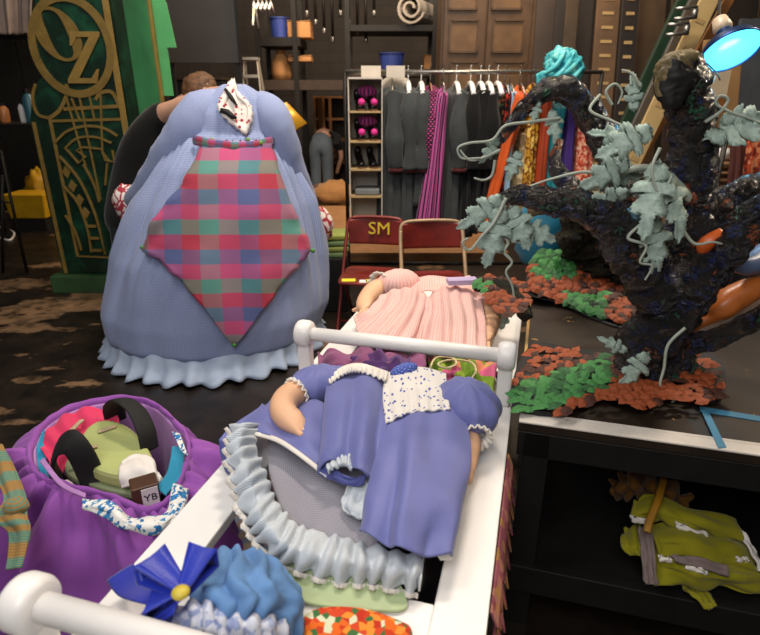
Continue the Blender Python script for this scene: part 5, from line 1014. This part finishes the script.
# ------------------------------------------------------------------ panelled doors and boards behind the rack
wd = thing('panelled_wardrobe', 'dark brown panelled double doors of a tall wardrobe behind the rack', 'wardrobe', (D(485, 80, 7.6).x, 7.9, 0))
PY = 7.6; pb = pm('umber_wood', '#4a3623', .55, .25, 6, bump=.3, bs=22); pb2 = pm('umber_panel', '#5f462d', .55, .25, 6, bump=.3, bs=22)
c_, s_ = dbox(440, -60, 532, 200, PY, .6); MB().box((c_[0], PY+.33, 1.75), (s_[0], .6, 3.5)).build('body', pb, wd)
for i, (x0_, x1_) in enumerate(((443, 485), (486, 530))):
    A_, B_ = D(x0_, 40, PY), D(x1_, 40, PY); zt_, zb_ = 3.45, .1; dr = MB(); dr.box(((A_.x+B_.x)/2, PY+.01, 1.77), (B_.x-A_.x-.01, .04, 3.3)); dd = dr.build('door', pb, wd, bevel=.004)
    for y0_, y1_ in ((-30, 9), (20, 52), (62, 100), (110, 180)):
        q, s2 = dbox(x0_+7, y0_, x1_-7, y1_, PY-.012, .015); MB().box(q, s2).build('panel', pb2, dd, bevel=.006)
        for sx in (-1, 1): MB().box((q[0]+sx*s2[0]/2, PY-.02, q[2]), (.025, .02, s2[2])).build('moulding', pb, dd)
        for sz in (-1, 1): MB().box((q[0], PY-.02, q[2]+sz*s2[2]/2), (s2[0], .02, .025)).build('moulding', pb, dd)
rnd = random.Random(4)
def plank(top, bot, w_, y0_, y1_, mat, label, th=.04, name='leaning_board', cat='board', group=None, slots=0):
    """a board leaning back: foot at bot, head at top"""
    a = D(top[0], top[1], y1_); b = D(bot[0], bot[1], y0_); d = (a-b).normalized(); b = b+d*((0.01-b.z)/d.z); a = a+d*.3
    sx = Vector((1, 0, 0)); sx = (sx-d*sx.dot(d)).normalized(); n_ = d.cross(sx); M = Matrix((sx, n_, d)).transposed(); c = (a+b)/2; l = (a-b).length
    root = thing(name, label, cat, b, group); MB().box(c, (w_, th, l), M=M).build('board', mat, root, bevel=.004)
    for k in range(slots):
        q = b+d*(l*(k+.5)/slots)-n_*0; MB().box(q+(-n_ if n_.y > 0 else n_)*(th/2+.001), (w_*.5 if slots < 30 else w_, .006, .03), M=M).build('slot', pm('slot_tan', '#a58a5c', .6) if w_ < .5 else black, root)
    return root
db = [pm('board_umber', '#2e2118', .6, .3, 5, bump=.3, bs=20), pm('board_walnut', '#40301f', .6, .3, 5, bump=.3, bs=20), pm('board_black_brown', '#1c1511', .6, .3, 5, bump=.3, bs=20), pm('board_light_umber', '#5d4630', .6, .25, 5, bump=.3, bs=20)]
spec = [(546, 22, 0, 'umber stage board leaning right of the wardrobe'), (559, 10, 2, 'narrow black-brown board beside the umber board'), (570, 12, 1, 'walnut board leaning between two darker boards'), (584, 14, 2, 'wide black-brown board beside the pale slotted board'), (606, 22, 3, 'pale umber board with a row of tan slots'), (628, 16, 2, 'black-brown board with a row of slots next to the pale one'), (650, 26, 1, 'walnut board behind the green leaning flat'), (690, 40, 0, 'broad umber board behind the tan leaning planks'), (735, 40, 2, 'broad black-brown board behind the blue lamp'), (780, 46, 1, 'broad walnut board beyond the blue lamp')]
for i, (px, wp, k, lb) in enumerate(spec):
    y1_ = 7.0-.25*(i % 3); w_ = (D(px+wp/2, 50, y1_).x-D(px-wp/2, 50, y1_).x)
    plank((px+4, -20), (px-9, 150), w_, y1_-.35, y1_, db[k], lb, slots=22 if i in (4, 5) else 0)
gch = plank((687, -6), (640, 95), .1, 4.5, 4.6, pm('dark_green_paint', '#16301f', .45, .2), 'dark green flat edge leaning beside the grey channel', .05)
plank((697, -6), (650, 95), .07, 4.38, 4.48, steel, 'grey steel channel leaning between the green flat and slotted plank', .04)
plank((712, -6), (664, 95), .12, 4.26, 4.36, pm('pale_tan_wood', '#b59a68', .55, .1), 'pale tan slotted plank leaning beside the steel channel', .03, slots=14)
plank((732, -6), (676, 95), .07, 4.62, 4.74, midwood, 'honey wooden batten leaning behind the tree', .03)
m = MB(); po = thing('painted_pole', 'thin red-orange pole leaning beside the honey batten', 'pole', gl(D(690, 90, 4.9))); a, b = D(708, -10, 4.98), D(692, 70, 4.9); d_ = (a-b).normalized(); b = b+d_*((.005-b.z)/d_.z)
MB().tube([b, a+d_*.2], .012, 10).build('shaft', pm('coral_red_paint', '#b8442c', .4), po, smooth=True); MB().tube([b, b+d_*.05], .016, 10).build('foot_cap', black, po, smooth=True)
for k in range(2):
    ck = thing('pipe_clamp', ['lower chrome pipe clamp gripping the steel channel', 'upper chrome pipe clamp gripping the steel channel'][k], 'clamp', D(676+8*k, 30-16*k, 4.3), 'chrome clamps on the channel'); p = D(676+8*k, 30-16*k, 4.2)
    for q in (-.03, .03): MB().tube([p+Vector((-.06, 0, q)), p+Vector((.08, 0, q+.01))], .012, 8).build('jaw', steel, ck, smooth=True)
    MB().lathe([(.02, 0), (.02, .06)], p+Vector((.07, 0, -.03)), 10).build('screw', steel, ck, smooth=True)
cbx = thing('plywood_sheet', 'pale plywood sheet standing behind the cut branch', 'board', gl(D(716, 120, 3.6))); c_, s_ = dbox(704, 70, 729, 96, 3.6, .02); MB().box(c_, s_).build('sheet', pm('pale_ply', '#c9b494', .6, .1), cbx); MB().box((c_[0], 3.62, (c_[2]-s_[2]/2)/2), (.05, .02, c_[2]-s_[2]/2)).build('support_post', midwood, cbx)
for k, px in enumerate((703, 716, 729)):
    plank((px+3, 92), (px-4, 180), .075, 3.75, 3.8, [pm('tan_batten', '#9a7448', .6), midwood, pm('tan_batten', '#9a7448')][k], ['tan batten standing left of the pale plywood sheet support', 'honey batten standing below the pale plywood sheet', 'tan batten standing nearest the grey boards'][k], .03)
for k, px in enumerate((738, 752, 768)):
    plank((px+5, 66), (px-4, 170), .1, 3.9, 4.1, pm('slate_board', '#3c3f44', .55, .15), 'slate grey board in the row under the blue lamp', .03, group='slate grey boards')
# blue gelled work lamp
bl = thing('clamp_lamp', 'metal clamp lamp with glowing blue gel over the tree prop', 'lamp', D(735, 60, 2.3)); lp = D(731, 51, 2.3)
Mx = Matrix.Rotation(-.12, 3, 'Y') @ Matrix.Rotation(math.radians(140), 3, 'X')
em = NT('blue_gel_glow'); em.fin('#20b0f0', .3); em.b.inputs['Emission Color'].default_value = (.09, .62, 1, 1); em.b.inputs['Emission Strength'].default_value = 2.0
MB().lathe([(.004, .0), (.05, .006), (.1, 0), (.1, -.004), (.004, -.004)], lp, 32, Mx).build('gel', MATS['blue_gel_glow'], bl, smooth=True)
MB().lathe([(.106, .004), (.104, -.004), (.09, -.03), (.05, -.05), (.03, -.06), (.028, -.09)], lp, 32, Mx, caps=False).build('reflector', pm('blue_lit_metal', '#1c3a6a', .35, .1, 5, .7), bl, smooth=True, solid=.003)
MB().lathe([(.028, -.09), (.034, -.11), (.026, -.15), (.01, -.16)], lp, 18, Mx).build('socket', pm('cream_socket', '#c9b49a', .4), bl, smooth=True)
top = lp+Mx@Vector((0, 0, -.155)); MB().tube(path([top, top+Vector((.02, .06, .1)), top+Vector((.06, .1, .3)), top+Vector((.05, .1, .8))], 16), .006, 8).build('cable', black, bl, smooth=True)
MB().tube(path([D(703, 60, 2.3), D(716, 72, 2.3), D(720, 80, 2.32)], 8), .003, 6).build('gel_tie', black, bl, smooth=True)
l = bpy.data.lights.new('blue_lamp_light', 'POINT'); l.energy = 3; l.color = (.3, .75, 1); l.shadow_soft_size = .05; lo = bpy.data.objects.new('blue_lamp_light', l); COL.objects.link(lo); lo.location = lp+Mx@Vector((0, 0, .08))
# trunk, roll and fabrics behind the tree
wk = thing('wicker_trunk', 'brown wicker trunk behind the dark limbs', 'trunk', (D(716, 175, 3.3).x, 3.5, 0)); c_, s_ = dbox(698, 168, 742, 220, 3.3, .4); zt_ = c_[2]+s_[2]/2
MB().box((c_[0], 3.5, zt_/2), (s_[0], .4, zt_)).build('body', pm('wicker', '#6a4a28', .7, .35, 40, bump=.6, bs=60), wk, bevel=.01)
for k in range(14): MB().tube([(c_[0]-s_[0]/2, 3.295, zt_-.03-.04*k), (c_[0]+s_[0]/2, 3.295, zt_-.03-.04*k)], .014, 8).build('weave_band', MATS['wicker'], wk, smooth=True)
MB().box((c_[0], 3.5, zt_+.012), (s_[0]+.03, .43, .03)).build('lid', MATS['wicker'], wk, bevel=.008)
pr = thing('paper_roll', 'white paper roll with red end lying on the wicker trunk', 'roll', (c_[0], 3.5, zt_+.03)); MB().tube([(c_[0]-.06, 3.42, zt_+.065), (c_[0]+.1, 3.42, zt_+.065)], .035, 16).build('roll', white, pr, smooth=True); MB().tube([(c_[0]-.068, 3.42, zt_+.065), (c_[0]-.058, 3.42, zt_+.065)], .03, 16).build('end_cap', pm('red_cap', '#b02a20', .5), pr)
for k, (px, mt, lb) in enumerate(((738, pm('russet_cloth', '#5a2a20', .8), 'russet drape hanging beside the wicker trunk'), (752, floral('coral_shimmer', ['#c4502c', '#e08a5c', '#8a3020'], 40), 'coral shimmering drape beside the russet one'))):
    loft_ = loft('drape', [[D(px-7, 132, 3.1), D(px, 130, 3.06), D(px+9, 132, 3.1)], [D(px-9, 160, 3.1), D(px-1, 160, 3.05), D(px+8, 160, 3.1)], [D(px-12, 195, 3.1), D(px-4, 195, 3.05), D(px+6, 195, 3.1)], [D(px-14, 260, 3.1), D(px-6, 260, 3.05), D(px+4, 260, 3.1)]], mt, None, nu=24, nv=24, disp=folds(3, .012, k+1)); tag(loft_, lb, 'drape')
dr = thing('drape_rail', 'dark steel rail holding the russet and coral drapes', 'rail', (D(745, 130, 3.1).x, 3.1, 0)); a, b = D(728, 130, 3.1), D(790, 130, 3.1)
MB().tube([a, b], .012, 8).build('bar', darksteel, dr, smooth=True); MB().tube([(b.x, 3.1, 0), b], .014, 8).build('upright', darksteel, dr, smooth=True); MB().tube([(a.x, 3.1, 0), a], .014, 8).build('upright', darksteel, dr, smooth=True)
# ------------------------------------------------------------------ dark corner left of the tower
sd = thing('side_table', 'black side table with clutter in the dark corner', 'table', (D(10, 200, 6.2).x, 6.4, 0)); c_, s_ = dbox(-60, 124, 44, 128, 6.1, .6); zt_ = c_[2]+s_[2]/2
MB().box((c_[0], 6.4, zt_-.02), (s_[0], .6, .04)).build('top', blackwood, sd)
for sx in (-1, 1):
    for y in (6.14, 6.66): MB().box((c_[0]+sx*(s_[0]/2-.04), y, (zt_-.04)/2), (.05, .05, zt_-.04)).build('leg', blackwood, sd)
for px, h, r, mt, lb, nm in ((6, .2, .05, pm('amber_glass', '#c8824a', .3), 'amber lit jar on the black side table', 'jar'), (24, .22, .03, white, 'slim white bottle on the black side table', 'bottle'), (33, .34, .06, pm('blue_teal_tin', '#3a6a7a', .4), 'blue tin on the black side table beside the tower', 'tin')):
    x = D(px, 122, 6.3).x; b_ = thing(nm, lb, nm, (x, 6.3, zt_)); MB().lathe([(r*.9, 0), (r, .02), (r, h*.7), (r*.6, h*.82), (r*.5, h*.86)], (x, 6.3, zt_), 18).build('body', mt, b_, smooth=True); MB().lathe([(r*.55, h*.86), (r*.55, h)], (x, 6.3, zt_), 14).build('cap', darksteel, b_)
cur = loft('stage_curtain', [[D(-10, -30, 7.5), D(6, -30, 7.4), D(20, -30, 7.5), D(34, -30, 7.45)], [D(-10, 34, 7.5), D(6, 34, 7.4), D(20, 34, 7.5), D(32, 32, 7.45)]], cloth('beige_drape', '#9a8a82'), None, nu=50, nv=14, disp=folds(5, .03, 2)); tag(cur, 'pale beige drape hanging high in the dark corner', 'drape')
cbx2 = thing('curtain_shelf', 'black storage cabinet below the pale drape in the corner', 'cabinet', (D(14, 40, 8.4).x, 8.6, 0)); zz_ = D(14, 36, 8.4).z; xx_ = D(14, 36, 8.4).x
MB().box((xx_, 8.65, zz_/2), (1.0, .5, zz_)).build('body', black, cbx2); MB().box((xx_, 8.64, zz_+.015), (1.04, .54, .03)).build('top', blackwood, cbx2)
for s in (-1, 1): MB().box((xx_+.25*s, 8.39, zz_/2), (.46, .02, zz_-.1)).build('door', blackwood, cbx2)
yb = thing('yellow_bin', 'bright yellow plastic tub on the floor in the dark corner', 'bin', (D(36, 215, 7.2).x, 7.2, 0)); x = D(36, 215, 7.2).x
MB().hexa([(x+a*.26*k, 7.2+b*.2*k, z) for z, k in ((0.16, .85), (.46, 1)) for a, b in ((-1, -1), (1, -1), (1, 1), (-1, 1))]).build('tub', yellowp, yb, bevel=.012); MB().box((x, 7.2, .08), (.4, .32, .16)).build('base', black, yb)
sackthing(32, 185, 6.0, (.14, .12, .16), yellowp, 'yellow plastic bag slumped behind the yellow tub', 'plastic_bag', 'bag'); bpy.data.objects['plastic_bag'].location = (D(34, 190, 7.5).x, 7.62, .0); bpy.data.objects['plastic_bag'].scale = (1.3, 1.3, 2.0)
cbl = MB(); cbl.tube(path(pts([(-20, 224), (4, 228), (14, 233), (10, 240), (0, 238)], .012), 30), .012, 8); tag(cbl.build('cable', white, smooth=True), 'white cable coiled on the floor by the dark corner', 'cable')
ea = thing('easel', 'thin black metal easel standing at the edge of the dark corner', 'easel', gl(D(5, 235, 5.2)))
for a_, b_ in (((0, 150), (18, 235)), ((2, 175), (-6, 238))): MB().tube([D(*a_, 5.25), gl(D(*b_, 5.2))+Vector((0, 0, .01))], .014, 8).build('leg', darksteel, ea, smooth=True)
MB().tube([D(-6, 200, 5.23), D(12, 203, 5.23)], .01, 8).build('crossbar', darksteel, ea, smooth=True)

# ------------------------------------------------------------------ dark pipes and spare hangers on the high shelf
for k in range(9):
    x = D(306+k*8.5, 10, 9.4).x; h_ = .55+.12*((k*5) % 4); pp = thing('hanging_pipe', 'dark steel pipe hanging in the row below the ceiling grid', 'pipe', (x, 9.5, 3.3-h_), 'dark pipes hanging in a row')
    MB().tube([(x, 9.5, 3.3-h_), (x, 9.5, 3.35)], .022, 8).build('shaft', darksteel, pp, smooth=True); MB().lathe([(.026, 0), (.03, .02), (.03, .06), (.026, .08)], (x, 9.5, 3.3-h_-.04), 10).build('coupling', steel, pp, smooth=True)
gx0, gx1 = D(300, 5, 9.5).x, D(380, 5, 9.5).x; gb = thing('pipe_batten', 'black overhead batten carrying the row of dark pipes', 'batten', ((gx0+gx1)/2, 9.5, 3.35)); MB().box(((gx0+gx1)/2, 9.5, 3.38), (gx1-gx0, .06, .06)).build('beam', darksteel, gb)
for k in range(5):
    p = D(254+k*4.2, 3, 8.9); hn = thing('spare_hanger', 'spare white hanger hooked high beside the blue bin', 'hanger', p, 'spare white hangers')
    MB().tube([p, p+Vector((0, 0, .1)), p+Vector((.02, 0, .13)), p+Vector((.04, 0, .11))], .008, 6).build('hook', white, hn, smooth=True)
    for s in (-1, 1): MB().tube([p, p+Vector((0, s*.2, -.1 if k else -.3))], .016, 8).build('arm', white, hn, smooth=True)
